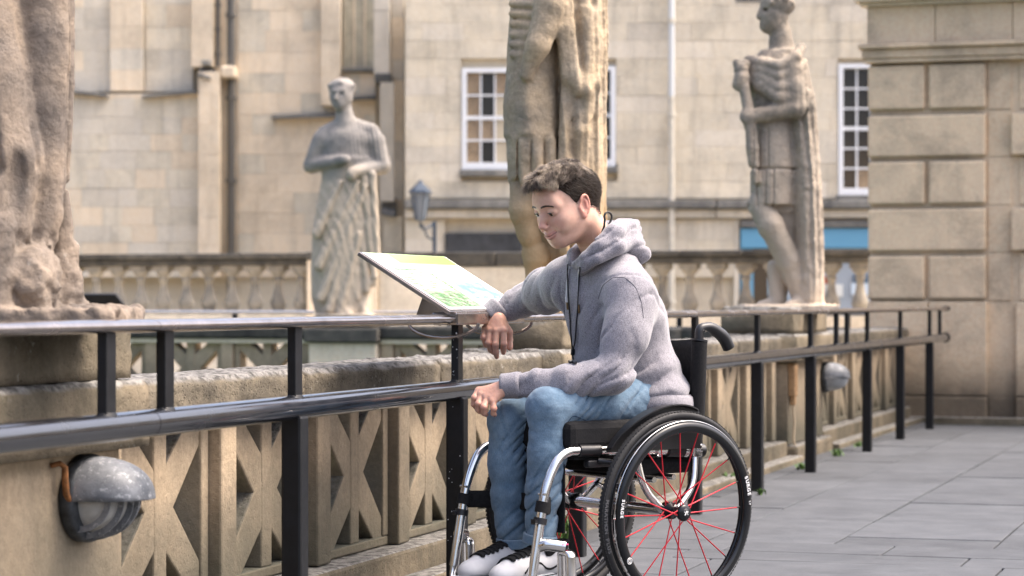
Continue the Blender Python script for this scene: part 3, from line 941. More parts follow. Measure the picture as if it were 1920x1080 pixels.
# ---------------------------------------------------------------- bulkhead lamps
def zinc():
    m, nt, p = nodes_of('weathered_zinc'); T = NT(nt); pos = T.pos()
    c = T.mix(T.ramp(T.noise(pos, 14, 6, .7), [(.35, 0), (.65, 1)]), (.115, .125, .14), (.26, .27, .285))
    c = T.mix(T.ramp(T.noise(pos, 60, 6, .8), [(.55, 0), (.62, 1)]), c, (.42, .43, .44))
    T.l(c, p.inputs['Base Color']); p.inputs['Roughness'].default_value = .55; p.inputs['Metallic'].default_value = .35
    T.l(T.bump(T.noise(pos, 90, 5), .5, .002), p.inputs['Normal'])
    return m
M['zinc'] = zinc()
M['lamp_glass'] = plain('frosted_lamp_glass', (.42, .41, .38), .35, 0, .5, .25, 20)
def bulkhead(label, loc, closed=False, s=1.0):
    t = thing('bulkhead_lamp', label, 'wall lamp', loc)
    t.scale = (s, s, s)
    a, b, d = .110, .102, .150       # half width (y), half height (z), protrusion
    # back casting
    V = Matrix.Rotation(PI / 2, 4, 'Y') @ Matrix.Diagonal((b / .1, a / .1, 1, 1))
    MB().lathe([(0, 0), (.098, 0), (.104, .006), (.105, .030), (.099, .040), (0, .041)], 40, V).build('back_casting', M['black_plastic'] if False else plain('dark_casting', (.035, .04, .045), .5, .2, .5, .6, 40, .3), t)
    # glass: half ellipsoid
    pr = [(.080 * math.cos(q), .041 + (d - .058) * math.sin(q)) for q in [PI / 2 * k / 12 for k in range(13)]]
    MB().lathe(pr, 36, V).build('glass', M['lamp_glass'], t)
    # hood: upper half shell with thickness, closed by a lip
    def shell(a0, a1, r0, dd, th_, x0=.036):
        o = MB(); n = 22; m_ = 14; V_, F_ = [], []
        for layer in (0, th_):
            for i in range(m_ + 1):
                q = PI / 2 * i / m_
                for k in range(n + 1):
                    w = a0 + (a1 - a0) * k / n
                    r = (r0 - layer) * math.cos(q) ** .72
                    V_.append((x0 + (dd - layer) * math.sin(q), a / .1 * r * math.cos(w), b / .1 * r * math.sin(w)))
        c_ = n + 1; off = (m_ + 1) * c_
        for i in range(m_):
            for k in range(n):
                F_.append([i * c_ + k, i * c_ + k + 1, (i + 1) * c_ + k + 1, (i + 1) * c_ + k])
                F_.append([off + i * c_ + k, off + (i + 1) * c_ + k, off + (i + 1) * c_ + k + 1, off + i * c_ + k + 1])
            for k in (0, n):
                F_.append([i * c_ + k, (i + 1) * c_ + k, off + (i + 1) * c_ + k, off + i * c_ + k])
        return o.add(V_, F_, True)
    shell(0, PI, .1, d, .005).build('hood', M['zinc'], t)
    if not closed:
        # hoops standing square to the wall, one behind the other
        for yj in (-.078, -.045, -.010, .025, .060, .088):
            f_ = math.sqrt(1 - (yj / a) ** 2) ** .8
            D_, B_ = (d - .036) * f_, b * .99 * f_
            o = MB(); n = 22; V_, F_ = [], []
            for k in range(n + 1):
                w = PI / 2 * k / n
                for (dy, ins) in ((0, 0), (.004, 0), (.004, .015), (0, .015)):
                    V_.append((.034 + (D_ - ins) * math.cos(w), yj + dy, -(B_ - ins) * math.sin(w)))
            for k in range(n):
                for c_ in range(4):
                    F_.append([k * 4 + c_, k * 4 + (c_ + 1) % 4, (k + 1) * 4 + (c_ + 1) % 4, (k + 1) * 4 + c_])
            o.add(V_, F_, False).build('fin', M['zinc'], t)
    else:
        shell(PI, 2 * PI, .092, d - .012, .005).build('lower_globe', plain('pale_globe', (.36, .38, .40), .35, 0, .5, .3, 10), t)
        MB().tube([(.036 + .15 * math.sin(q), .112 * math.cos(q), -.002) for q in [PI * k / 20 for k in range(21)]], .005, 8).build('rim', M['zinc'], t)
    return t
lp = on_x(150, 935, -.30)
bulkhead('weathered zinc bulkhead lamp with louvred lower half on the left pier', (-.300, lp.y, lp.z + .002))
lp2 = on_x(1543, 707, -.30)
bulkhead('round grey bulkhead lamp on the far pier beside the power socket', (-.300, lp2.y, lp2.z), True, .92)
# rusty hook beside the near lamp
hk = on_x(100, 900, -.30)
h = thing('rusty_hook', 'rusty bent iron hook on the pier left of the near lamp', 'hook', (-.3, hk.y, hk.z))
MB().tube([(.004, -.02, .035), (.02, -.005, .040), (.026, .008, .030), (.026, .010, .0), (.027, .014, -.035), (.03, .026, -.052), (.034, .038, -.048)], [.006, .007, .008, .008, .008, .007, .006], 10).build('hook', plain('rust', (.22, .095, .035), .85, .1, .3, .5, 60, .4), h)
# socket and cable on pier 3
sk = on_x(1480, 690, -.30)
sc_ = thing('power_socket', 'tan plug and dangling cable on the far pier left of the round lamp', 'socket', (-.3, sk.y, sk.z))
tanm = plain('tan_plastic', (.36, .22, .11), .6, 0, .4, .3, 40)
MB().lathe([(0, .045), (.036, .044), (.042, .03), (.042, 0)], 20, Matrix.Rotation(PI / 2, 4, 'Y')).build('cover', tanm, sc_)
MB().box((.0, -.038, -.17), (.045, -.008, .0), .01).box((.0, .008, -.17), (.045, .038, .0), .01).box((.005, -.02, -.22), (.04, .02, -.165), .01).build('plug', tanm, sc_)
MB().tube([(.02, 0, -.21), (.03, .005, -.32), (.025, -.008, -.42), (.04, .01, -.50), (.06, .03, -.56), (.05, .02, -.60)], .008, 8).build('cable', plain('pale_cable', (.42, .33, .22), .6), sc_)
MB().tube([(.012, .0, .04), (.014, .03, .08), (.014, .10, .09), (.014, .20, .09)], .006, 8).build('cable', tanm, sc_)

# ---------------------------------------------------------------- wall lantern far left of the grey house
lz = 31.5
lb = W(788, HOR, lz); s_ = FPX / lz
lt = thing('wall_lantern', 'dark blue hexagonal lantern on a scrolled iron bracket by the house corner', 'lantern', (lb.x, lb.y, 0), ROTC)
zz = lambda py: CAMH - (py - HOR) / s_
lm = plain('blue_black_iron', (.045, .065, .095), .5, .2)
MB().lathe([(.155, zz(362)), (.14, zz(357)), (.06, zz(346)), (.035, zz(343)), (.028, zz(340)), (0, zz(336))], 6, smooth=False).build('cap', lm, lt)
MB().lathe([(.055, zz(414)), (.065, zz(410)), (.115, zz(364)), (.0, zz(364))], 6, smooth=False).build('glass', plain('grey_lantern_glass', (.20, .23, .26), .15), lt)
for k in range(6):
    a = 2 * PI * k / 6
    MB().tube([(.068 * math.cos(a), .068 * math.sin(a), zz(411)), (.122 * math.cos(a), .122 * math.sin(a), zz(363))], .009, 6).build('glazing_bar', lm, lt)
MB().tube([(0, 0, zz(414)), (0, 0, zz(425)), (.05, .03, zz(430)), (.13, .10, zz(424)), (.17, .14, zz(416))], .014, 8).tube([(.02, 0, zz(420)), (.09, .05, zz(444)), (.17, .14, zz(450))], .012, 8).build('bracket', lm, lt)
MB().box((.155, .12, zz(475)), (.205, .17, zz(414)), .006).build('back_bar', lm, lt)

# ---------------------------------------------------------------- weeds along the kerb
def weed(label, px, py, n=26, h=.06, seed=0):
    p_ = None
    xr = (px - 960.0) / FPX
    Z = CAMH * FPX / (py - HOR)
    q = W(px, py, Z)
    rs = random.Random(seed)
    b = MB()
    for i in range(n):
        a = rs.uniform(0, 2 * PI); r = rs.uniform(0, .05) * min(1, h / .06); hh = h * rs.uniform(.4, 1.1)
        x, y = r * math.cos(a), r * math.sin(a) * 2
        dx, dy = rs.uniform(-.03, .03), rs.uniform(-.03, .03); w = rs.uniform(.004, .010)
        p0, p1, p2 = Vector((x, y, 0)), Vector((x + dx * .5, y + dy * .5, hh * .7)), Vector((x + dx * 1.3, y + dy * 1.3, hh))
        s = Vector((-dy, dx, 0)); s = s.normalized() * w if s.length > 1e-4 else Vector((w, 0, 0))
        b.add([p0 - s * .4, p0 + s * .4, p1 + s, p1 - s, p2], [[0, 1, 2, 3], [3, 2, 4]])
    o = b.build('weed', M['weed'], None, loc=(q.x, q.y, 0))
    tag(o, label, 'weed', 'small weeds in the joint at the wall foot')
weed('leafy weed at the wall foot behind the rear wheel', 1375, 905, 40, .06, 1)
weed('small weed by the base of the second post right of the wheelchair', 1505, 880, 34, .035, 2)
weed('weed tuft right of the far pier base', 1572, 855, 26, .045, 3)
weed('weed tuft between the two far railing posts', 1608, 838, 22, .04, 4)
weed('low weed sprouting behind the right trouser leg', 1058, 1020, 50, .12, 5)
weed('tiny weed at the foot of the post right of the wheelchair', 1428, 928, 12, .03, 6)
# ---------------------------------------------------------------- implicit-surface sculpting
_LAT = np.random.RandomState(5).rand(32, 32, 32).astype(np.float32)

def vnoise(P, f, seed=0):
    q = P * f + seed * 7.31
    i = np.floor(q).astype(np.int32); t = (q - i).astype(np.float32); t = t * t * (3 - 2 * t)
    i &= 31; j = (i + 1) & 31
    x0, y0, z0 = i[:, 0], i[:, 1], i[:, 2]; x1, y1, z1 = j[:, 0], j[:, 1], j[:, 2]
    tx, ty, tz = t[:, 0], t[:, 1], t[:, 2]
    a = _LAT[x0, y0, z0] * (1 - tx) + _LAT[x1, y0, z0] * tx
    b = _LAT[x0, y1, z0] * (1 - tx) + _LAT[x1, y1, z0] * tx
    c = _LAT[x0, y0, z1] * (1 - tx) + _LAT[x1, y0, z1] * tx
    d = _LAT[x0, y1, z1] * (1 - tx) + _LAT[x1, y1, z1] * tx
    return ((a * (1 - ty) + b * ty) * (1 - tz) + (c * (1 - ty) + d * ty) * tz) * 2 - 1

def fbm(P, f, seed=0, oct=3):
    s = 0; a = 1.0
    for k in range(oct):
        s = s + a * vnoise(P, f * 2.1 ** k, seed + k); a *= .5
    return s

def smin(a, b, k):
    if k <= 0: return np.minimum(a, b)
    h = np.maximum(k - np.abs(a - b), 0) / k
    return np.minimum(a, b) - h * h * k * .25

class Field:
    def __init__(s, lo, hi, h):
        s.lo = np.array(lo, float); s.h = h
        s.n = np.maximum(4, np.ceil((np.array(hi) - s.lo) / h).astype(int) + 1)
        s.D = np.full(s.n, .2, np.float32)
    def _sub(s, lo, hi, m):
        a = np.clip(np.floor((np.array(lo) - m - s.lo) / s.h).astype(int), 0, s.n)
        b = np.clip(np.ceil((np.array(hi) + m - s.lo) / s.h).astype(int) + 1, 0, s.n)
        if (b <= a).any(): return None, None
        ax = [s.lo[i] + s.h * np.arange(a[i], b[i]) for i in range(3)]
        G = np.stack(np.meshgrid(*ax, indexing='ij'), -1).astype(np.float32)
        return (slice(a[0], b[0]), slice(a[1], b[1]), slice(a[2], b[2])), G
    def _put(s, sl, d, k, op):
        if op == 'add': s.D[sl] = smin(s.D[sl], d, k)
        elif op == 'sub': s.D[sl] = -smin(-s.D[sl], d, k)
    def rc(s, a, b, r1, r2=None, k=.02, op='add', sq=None):
        """tapered capsule; sq=(sx,sy,sz) stretches the distance per axis (flattening)"""
        r2 = r1 if r2 is None else r2
        a, b = np.array(a, np.float32), np.array(b, np.float32); R = max(r1, r2) * (1.0 if sq is None else max(1, 1 / min(sq)))
        sl, G = s._sub(np.minimum(a, b) - R, np.maximum(a, b) + R, k + 3 * s.h)
        if sl is None: return s
        w = np.array(sq if sq else (1, 1, 1), np.float32)
        ba = (b - a) * w; pa = (G - a) * w
        h = np.clip((pa @ ba) / max(float(ba @ ba), 1e-9), 0, 1)
        d = np.linalg.norm(pa - h[..., None] * ba, axis=-1) - (r1 + (r2 - r1) * h)
        s._put(sl, d / max(w), k, op); return s
    def chain(s, pts, rs, k=.02, **kw):
        for i in range(len(pts) - 1):
            s.rc(pts[i], pts[i + 1], rs[i], rs[i + 1], k, **kw)
        return s
    def ell(s, c, r, k=.02, op='add', rot=None):
        c, r = np.array(c, np.float32), np.array(r, np.float32); R = r.max() if rot is not None else r
        sl, G = s._sub(c - R, c + R, k + 3 * s.h)
        if sl is None: return s
        q = G - c
        if rot is not None: q = q @ np.array(rot, np.float32)      # columns = local axes in field space
        k0 = np.linalg.norm(q / r, axis=-1); k1 = np.linalg.norm(q / (r * r), axis=-1)
        d = k0 * (k0 - 1) / np.maximum(k1, 1e-6)
        s._put(sl, d, k, op); return s
    def box(s, c, hw, r=.0, k=.02, op='add', rot=None):
        c, hw = np.array(c, np.float32), np.array(hw, np.float32); R = np.linalg.norm(hw) if rot is not None else hw
        sl, G = s._sub(c - R - r, c + R + r, k + 3 * s.h)
        if sl is None: return s
        q = G - c
        if rot is not None: q = q @ np.array(rot, np.float32)
        q = np.abs(q) - hw
        d = np.linalg.norm(np.maximum(q, 0), axis=-1) + np.minimum(q.max(-1), 0) - r
        s._put(sl, d, k, op); return s
    def column(s, st, k=.03):
        """stations [(z, cx, cy, rx, ry)] top or bottom first: stacked ellipses"""
        st = sorted(st); z = np.array([q[0] for q in st])
        R = max(max(q[3], q[4]) for q in st)
        lo = (min(q[1] - q[3] for q in st), min(q[2] - q[4] for q in st), z[0]); hi = (max(q[1] + q[3] for q in st), max(q[2] + q[4] for q in st), z[-1])
        sl, G = s._sub(lo, hi, k + 3 * s.h)
        if sl is None: return s
        f = lambda i: np.interp(G[..., 2], z, [q[i] for q in st])
        cx, cy, rx, ry = f(1), f(2), f(3), f(4)
        q = np.sqrt(((G[..., 0] - cx) / rx) ** 2 + ((G[..., 1] - cy) / ry) ** 2)
        d = (q - 1) * np.minimum(rx, ry) * .9
        dz = np.maximum(z[0] - G[..., 2], G[..., 2] - z[-1])
        d = np.maximum(d, dz)
        s._put(sl, d.astype(np.float32), k, 'add'); return s
    def displace(s, fn, band=.03):
        m = np.abs(s.D) < band
        idx = np.argwhere(m)
        P = (s.lo + idx * s.h).astype(np.float32)
        s.D[m] -= fn(P).astype(np.float32)
        return s
    def mesh(s):
        D = s.D.copy()
        D[0] = D[-1] = .05; D[:, 0] = D[:, -1] = .05; D[:, :, 0] = D[:, :, -1] = .05
        D[np.abs(D) < 1e-7] = 1e-7
        nx, ny, nz = D.shape
        I = D < 0
        cnt = np.zeros((nx - 1, ny - 1, nz - 1), np.int8)
        for dx in (0, 1):
            for dy in (0, 1):
                for dz in (0, 1):
                    cnt += I[dx:nx - 1 + dx, dy:ny - 1 + dy, dz:nz - 1 + dz]
        act = (cnt > 0) & (cnt < 8)
        C = np.argwhere(act)
        idm = np.full(act.shape, -1, np.int32); idm[act] = np.arange(len(C))
        acc = np.zeros((len(C), 3)); num = np.zeros(len(C))
        for ax in range(3):
            o = [a for a in range(3) if a != ax]
            for u in (0, 1):
                for v in (0, 1):
                    p0 = C.copy(); p0[:, o[0]] += u; p0[:, o[1]] += v
                    p1 = p0.copy(); p1[:, ax] += 1
                    d0 = D[p0[:, 0], p0[:, 1], p0[:, 2]]; d1 = D[p1[:, 0], p1[:, 1], p1[:, 2]]
                    m = (d0 < 0) != (d1 < 0)
                    t = d0[m] / (d0[m] - d1[m])
                    q = p0[m].astype(float); q[:, ax] += t
                    acc[m] += q; num[m] += 1
        V = s.lo + (acc / np.maximum(num, 1)[:, None]) * s.h
        Q = []
        for ax in range(3):
            o1, o2 = (ax + 1) % 3, (ax + 2) % 3
            a = [slice(None)] * 3; b = [slice(None)] * 3
            a[ax] = slice(0, -1); b[ax] = slice(1, None)
            ch = I[tuple(a)] != I[tuple(b)]
            E = np.argwhere(ch)
            E = E[(E[:, o1] > 0) & (E[:, o2] > 0) & (E[:, o1] < D.shape[o1] - 1) & (E[:, o2] < D.shape[o2] - 1)]
            ins = I[E[:, 0], E[:, 1], E[:, 2]]
            def cell(d1_, d2_):
                c = E.copy(); c[:, o1] -= d1_; c[:, o2] -= d2_
                return idm[c[:, 0], c[:, 1], c[:, 2]]
            q = np.stack([cell(1, 1), cell(0, 1), cell(0, 0), cell(1, 0)], 1)
            q[~ins] = q[~ins][:, ::-1]
            Q.append(q)
        Q = np.concatenate(Q)
        Q = Q[(Q >= 0).all(1)]
        return V, Q

def grad_smooth(V, Q, it=1, lam=.5):
    for _ in range(it):
        S = np.zeros_like(V); n = np.zeros(len(V))
        for k in range(4):
            a, b = Q[:, k], Q[:, (k + 1) % 4]
            np.add.at(S, a, V[b]); np.add.at(n, a, 1); np.add.at(S, b, V[a]); np.add.at(n, b, 1)
        V = V + lam * (S / n[:, None] - V)
    return V

# ---------------------------------------------------------------- statues
def statue_frame(px0, py0, Z, base):
    s = FPX / Z
    def p(px, py, v=0.0): return ((px - px0) / s, v, (py0 - py) / s)
    def r(q): return q / s
    return p, r, s

def folds(P, ang, freq, amp, seed, warp=.05, sharp=1.6):
    u = P[:, 0] * math.cos(ang) + P[:, 2] * math.sin(ang) + P[:, 1] * .35
    u = u + warp * vnoise(P, 3.0, seed) + warp * .15 * vnoise(P, 9.0, seed + 3)
    w = np.sin(u * freq)
    g = np.clip(.65 + 1.3 * vnoise(P, 4.0, seed + 9), .0, 1.5)
    w2 = np.sin(u * freq * 1.7 + 1.3 + .7 * vnoise(P, 3.0, seed + 5))
    return amp * (g * (.55 - np.abs(w) ** sharp) + .35 * (.5 - np.abs(w2)))

def place_statue(name, label, F, base, mat, rot=ROTC):
    V, Q = F.mesh()
    t = fast_mesh(name, V, Q, True)
    o = link(name, t, None, mat, base, (0, 0, rot))
    tag(o, label, 'statue', 'carved stone statues along the terrace')
    return o

def sm(x, a, b):
    t = np.clip((x - a) / (b - a), 0, 1); return t * t * (3 - 2 * t)


# --- robed statue across the bath
base = W(650, 590, 20.25); base.z = .832
p, r, s = statue_frame(650, 590, 20.25, base)
F = Field((-.50, -.36, -.06), (.50, .36, 2.08), .0095)
F.column([(p(0, q)[2], p(c, 0)[0], 0, r(w), d) for (q, c, w, d) in ((590, 645, 52, .15), (560, 641, 58, .17), (480, 644, 61, .175), (400, 650, 59, .17), (335, 653, 50, .14), (300, 652, 50, .13))])
F.ell(p(650, 288), (r(50), .125, r(50)), .05).ell(p(652, 262), (r(44), .115, r(32)), .05)
F.rc(p(604, 268), p(700, 264), r(15), r(17), .05).rc(p(648, 226), p(608, 250), r(9), r(13), .04).rc(p(650, 226), p(696, 246), r(9), r(14), .04)
F.rc(p(645, 205), p(648, 235), r(15), r(19), .03)
F.ell(p(640, 180, -.01), (r(22), r(25), r(29)), .015).ell(p(641, 166, .015), (r(25), r(27), r(20)), .01)
F.ell(p(637, 195, -.06), (r(13), r(14), r(15)), .02).rc(p(634, 176, -.115), p(631, 188, -.13), r(2.6), r(4), .01)
F.rc(p(626, 173, -.10), p(647, 172, -.105), r(3.2), r(3.2), .012).rc(p(630, 197, -.108), p(641, 197, -.106), r(2), r(2), .01)
F.ell(p(627, 180, -.118), (r(4.2), r(4), r(3)), .01, 'sub').ell(p(642, 180, -.120), (r(4.2), r(4), r(3)), .01, 'sub')
for i in range(9):
    F.ell(p(619 + i * 5.4, 158 + abs(i - 4) * 1.1, -.085 + .012 * abs(i - 4)), (r(4.2), r(5), r(5)), .006)
F.rc(p(601, 264), p(584, 310), r(16), r(14.5), .03).rc(p(584, 312), p(644, 303, -.17), r(14.5), r(10), .02).ell(p(650, 302, -.19), (r(11), r(8), r(9)), .015)
F.rc(p(704, 266), p(716, 310), r(18), r(17), .03).rc(p(716, 313), p(668, 325, -.17), r(15), r(11), .02).ell(p(662, 330, -.19), (r(10), r(9), r(13)), .015)
for (a, b) in (((668, 340), (690, 545)), ((684, 335), (703, 520)), ((700, 330), (708, 480)), ((655, 350), (672, 560))):
    F.rc(p(*a, -.125), p(*b, -.125), r(7.5), r(7), .009)
for (a, b) in (((688, 352), (604, 560)), ((672, 345), (600, 500)), ((660, 420), (620, 580)), ((640, 345), (596, 440)), ((676, 440), (640, 585))):
    F.rc(p(*a, -.150), p(*b, -.150), r(5.0), r(9), .009)
F.rc(p(612, 585, -.1), p(700, 530, -.1), r(7), r(9), .02)
F.rc(p(655, 570, -.08), p(655, 592, -.16), r(11), r(9), .02).rc(p(683, 560, -.06), p(686, 592, -.14), r(11), r(9), .02)
F.box(p(648, 596), (.24, .19, .022), .006, .01)
def dA(P):
    z = P[:, 2]; low = sm(-z, -1.17, -1.05)
    d = low * folds(P, .40, 44, .0045, 2, .08)
    ch = sm(z, 1.25, 1.32) * (1 - sm(z, 1.58, 1.66)) * sm(P[:, 0], .0, .05)
    d += ch * folds(P, .12, 85, .008, 4, .03)
    return d + .0025 * fbm(P, 20, 3)
F.displace(dA)
M['stA'] = stone('robed_statue_stone', (.31, .285, .255), (.235, .22, .205), (.14, .13, .12), .4, 3, 60, .5, .3, 0, .2, low=((.50, .42, .32), .25, 1.80, 1.95), lichen=.2)
place_statue('robed_statue', 'robed Roman statue with folded forearms and laurel wreath standing across the bath', F, base, M['stA'])

# --- broad cloaked statue behind the seated person
bx = Vector((-.50, 9.80, .883))
Zb = SA * (CAMX + .50) + CA * 9.80; Xb = (bx.x - CAMX) * CA + 9.80 * SA; pxb = 960 + Xb / Zb * FPX
pyb = HOR + (CAMH - bx.z) * FPX / Zb
p, r, s = statue_frame(pxb, pyb, Zb, bx)
F = Field((-.28, -.34, -.04), (.38, .34, 2.02), .0078)
F.column([(p(0, q)[2], p(c, 0)[0], d0, r(w), d) for (q, c, w, d0, d) in ((590, 1082, 38, .06, .13), (450, 1086, 46, .05, .15), (300, 1090, 48, .04, .17), (100, 1088, 48, .03, .18), (-60, 1086, 46, .02, .17), (-160, 1075, 40, .02, .13))])
F.chain([p(1130, -150, .10), p(1131, 150, .10), p(1129, 440, .10), p(1124, 588, .10)], [r(9)] * 4, .004)
F.column([(p(0, q)[2], p(c, 0)[0], 0, r(w), d) for (q, c, w, d) in ((338, 1005, 50, .16), (270, 1000, 52, .17), (180, 998, 51, .165), (90, 1000, 49, .15), (0, 1003, 46, .14), (-120, 1012, 52, .16), (-170, 1020, 50, .13))], .02)
for k in range(6):   # banded armour
    F.rc(p(962, 12 + k * 19, -.10), p(1010, 18 + k * 19, -.155), r(8.5), r(8.5), .006)
F.chain([p(1040, -110, -.12), p(1034, 20, -.17), p(1008, 95, -.19), p(986, 146, -.17)], [r(30), r(30), r(22), r(13)], .02)
F.chain([p(1050, -60, -.15), p(1056, 60, -.15), p(1072, 150, -.15), p(1094, 175, -.16)], [r(16), r(18), r(20), r(16)], .02)
F.chain([p(1100, 30, -.12), p(1104, 160, -.13), p(1088, 250, -.14), p(1080, 400, -.10)], [r(14), r(17), r(14), r(12)], .02)
F.chain([p(1062, 170, -.14), p(1056, 300, -.15), p(1058, 470, -.10)], [r(10), r(12), r(12)], .02)
F.rc(p(1006, 270, -.15), p(1010, 336, -.15), r(9), r(10), .01).rc(p(980, 275, -.14), p(984, 342, -.13), r(10), r(11), .008).rc(p(1032, 268, -.14), p(1036, 332, -.14), r(10), r(11), .008)
F.chain([p(982, 330, -.02), p(980, 395, -.06), p(992, 440, -.04), p(1001, 475, -.02)], [r(26), r(25), r(20), r(16)], .02)
F.chain([p(1030, 330, .06), p(1030, 400, .04), p(1038, 470, .06), p(1044, 560, .06)], [r(26), r(24), r(19), r(16)], .02)
F.chain([p(1003, 474, -.02), p(1006, 486, -.02)], [r(25), r(26)], .008).rc(p(1005, 500, -.02), p(1008, 575, -.03), r(21), r(20), .01).rc(p(1008, 572, -.04), p(972, 580, -.10), r(16), r(11), .02)
F.rc(p(1046, 480, .05), p(1046, 495, .05), r(24), r(24), .01).rc(p(1050, 575, .04), p(1020, 582, .0), r(15), r(12), .02)
F.ell(p(1040, -150), (.20, .15, .10), .05).rc(p(1040, -190), p(1038, -230), .055, .05, .03).ell(p(1032, -275), (.085, .10, .12), .02).ell(p(1040, -295, .02), (.10, .11, .10), .02)
F.box(p(1045, 592), (.22, .17, .02), .006, .01)
def dB(P):
    z = P[:, 2]; x = P[:, 0]
    right = sm(x, p(1040, 0)[0], p(1062, 0)[0])
    d = right * folds(P, .05, 50, .012, 7, .03, 1.3)
    sk = (1 - right) * sm(z, p(0, 345)[2], p(0, 335)[2]) * (1 - sm(z, p(0, 275)[2], p(0, 262)[2]))
    d += sk * (-.010) * (np.abs(np.sin(x * 56 + .3)) < .22)
    sk2 = (1 - right) * sm(z, p(0, 262)[2], p(0, 256)[2]) * (1 - sm(z, p(0, 200)[2], p(0, 160)[2]))
    d += sk2 * (.004 * np.sin(x * 60) + .004)
    return d + .0030 * fbm(P, 14, 9) + .0014 * fbm(P, 50, 19)
F.displace(dB)
M['stB'] = stone('tan_statue_stone', (.52, .40, .26), (.42, .34, .245), (.16, .14, .11), .58, 3.0, 60, .9, .2, 0, .25, lichen=.3, low=((.48, .32, .16), .4, .9, 1.4))
place_statue('cloaked_statue', 'broad tan statue in armour skirt and heavy cloak right behind the seated person', F, bx, M['stB'])

# --- soldier statue in profile on the far pier
bx = Vector((-.50, 14.62, .902))
Zb = SA * (CAMX + .50) + CA * bx.y; Xb = (bx.x - CAMX) * CA + bx.y * SA; pxb = 960 + Xb / Zb * FPX
pyb = HOR + (CAMH - bx.z) * FPX / Zb
p, r, s = statue_frame(pxb, pyb, Zb, bx)
F = Field((-.34, -.32, -.04), (.38, .32, 2.02), .0078)
# cloak down the back, cropped curls on the head
_rc = random.Random(3)
for k in range(34):
    a_ = _rc.uniform(-.4, 3.5); b_ = _rc.uniform(-1.2, 1.2)
    F.ell(p(1461 + 27 * math.cos(a_) * math.cos(b_) * 1.0, 9 - 21 * math.sin(a_) * math.cos(b_) * (1 if a_ > 0 else .6), .094 * math.sin(b_)), (r(5.5), r(6), r(5)), .004)
F.column([(p(0, q)[2], p(c, 0)[0], .02, r(w), d) for (q, c, w, d) in ((578, 1519, 27, .13), (480, 1517, 27, .15), (380, 1514, 28, .16), (260, 1508, 27, .17), (180, 1500, 28, .17), (110, 1490, 22, .13))], .02)
F.column([(p(0, q)[2], p(c, 0)[0], 0, r(w), d) for (q, c, w, d) in ((385, 1448, 41, .13), (300, 1449, 42, .135), (235, 1449, 38, .12), (180, 1452, 44, .13), (120, 1455, 46, .13), (95, 1460, 36, .11))], .02)
F.rc(p(1462, 55), p(1466, 95), r(20), r(25), .03)
F.ell(p(1452, 30), (r(27), r(25), r(36)), .02).ell(p(1461, 8, .0), (r(31), r(29), r(24)), .01)
F.rc(p(1430, 12, -.0), p(1424, 31, 0), r(5), r(5.5), .01).ell(p(1437, 50), (r(12), r(12), r(13)), .02).rc(p(1431, 5), p(1440, 3, -.05), r(6), r(5), .01)
F.rc(p(1429, 43, -.02), p(1436, 44, -.04), r(3), r(3), .006).ell(p(1434, 20, -.045), (r(6), r(8), r(4)), .008, 'sub')
F.ell(p(1452, 28, -.07), (r(6), r(5), r(9)), .008)
for (q, w) in ((112, 11), (131, 11), (151, 12), (171, 13)):
    e_ = (q - 112) / 59.0
    F.chain([p(1402, 112 + e_ * 34, -.03), p(1424, 120 + e_ * 44, -.11), p(1456, 128 + e_ * 60, -.155), p(1486, 112 + e_ * 74, -.14), p(1500, 92 + e_ * 100, -.08)], [r(w * .7), r(w), r(w), r(w), r(w * .8)], .014)
F.rc(p(1478, 130, -.12), p(1490, 205, -.15), r(19), r(18), .02).rc(p(1488, 206, -.15), p(1405, 222, -.14), r(18), r(13), .02).ell(p(1398, 222, -.14), (r(15), r(13), r(15)), .015)
F.rc(p(1420, 160, .02), p(1388, 160, -.06), r(14), r(11), .02)
F.ell(p(1386, 132, -.10), (r(14), r(13), r(15)), .01).ell(p(1379, 122, -.10), (r(8), r(8), r(9)), .01).ell(p(1394, 122, -.10), (r(9), r(8), r(8)), .01)
F.chain([p(1388, 148, -.10), p(1384, 160, -.10)], [r(15), r(14)], .008).chain([p(1391, 160, -.11), p(1400, 215, -.13), p(1406, 280, -.13), p(1414, 340, -.11)], [r(10), r(11), r(12), r(8)], .012)
F.rc(p(1408, 382, -.0), p(1478, 393, -.02), r(9), r(9), .02)
F.chain([p(1424, 385, -.03), p(1444, 425, -.06), p(1478, 490, -.04), p(1500, 560, -.02)], [r(23), r(24), r(22), r(15)], .02)
F.chain([p(1470, 380, .05), p(1478, 480, .06), p(1462, 560, .05)], [r(26), r(17), r(13)], .02)
F.chain([p(1452, 500, .03), p(1458, 560, .03)], [r(13), r(14)], .02)
F.rc(p(1508, 566, -.03), p(1476, 572, -.10), r(13), r(9), .02).rc(p(1462, 566, .04), p(1428, 573, .0), r(13), r(9), .02)
F.rc(p(1506, 400, .03), p(1508, 575, .03), r(18), r(22), .02)
F.box(p(1478, 580), (.28, .20, .02), .01, .01)
def dC(P):
    z = P[:, 2]; x = P[:, 0]
    ck = sm(x, p(1484, 0)[0], p(1497, 0)[0]) * (1 - sm(z, p(0, 70)[2], p(0, 55)[2]))
    d = ck * folds(P, .04, 62, .010, 5, .02, 1.4)
    tu = (1 - ck) * sm(z, p(0, 392)[2], p(0, 386)[2]) * (1 - sm(z, p(0, 250)[2], p(0, 240)[2]))
    row = np.where(z > p(0, 318)[2], 0.0, .5)
    d -= tu * .010 * (np.abs(np.sin((x + row * .03) * 68)) < .2) + tu * .012 * (np.abs(z - p(0, 318)[2]) < .008)
    return d + .0028 * fbm(P, 18, 6) + .0014 * fbm(P, 55, 16)
F.displace(dC)
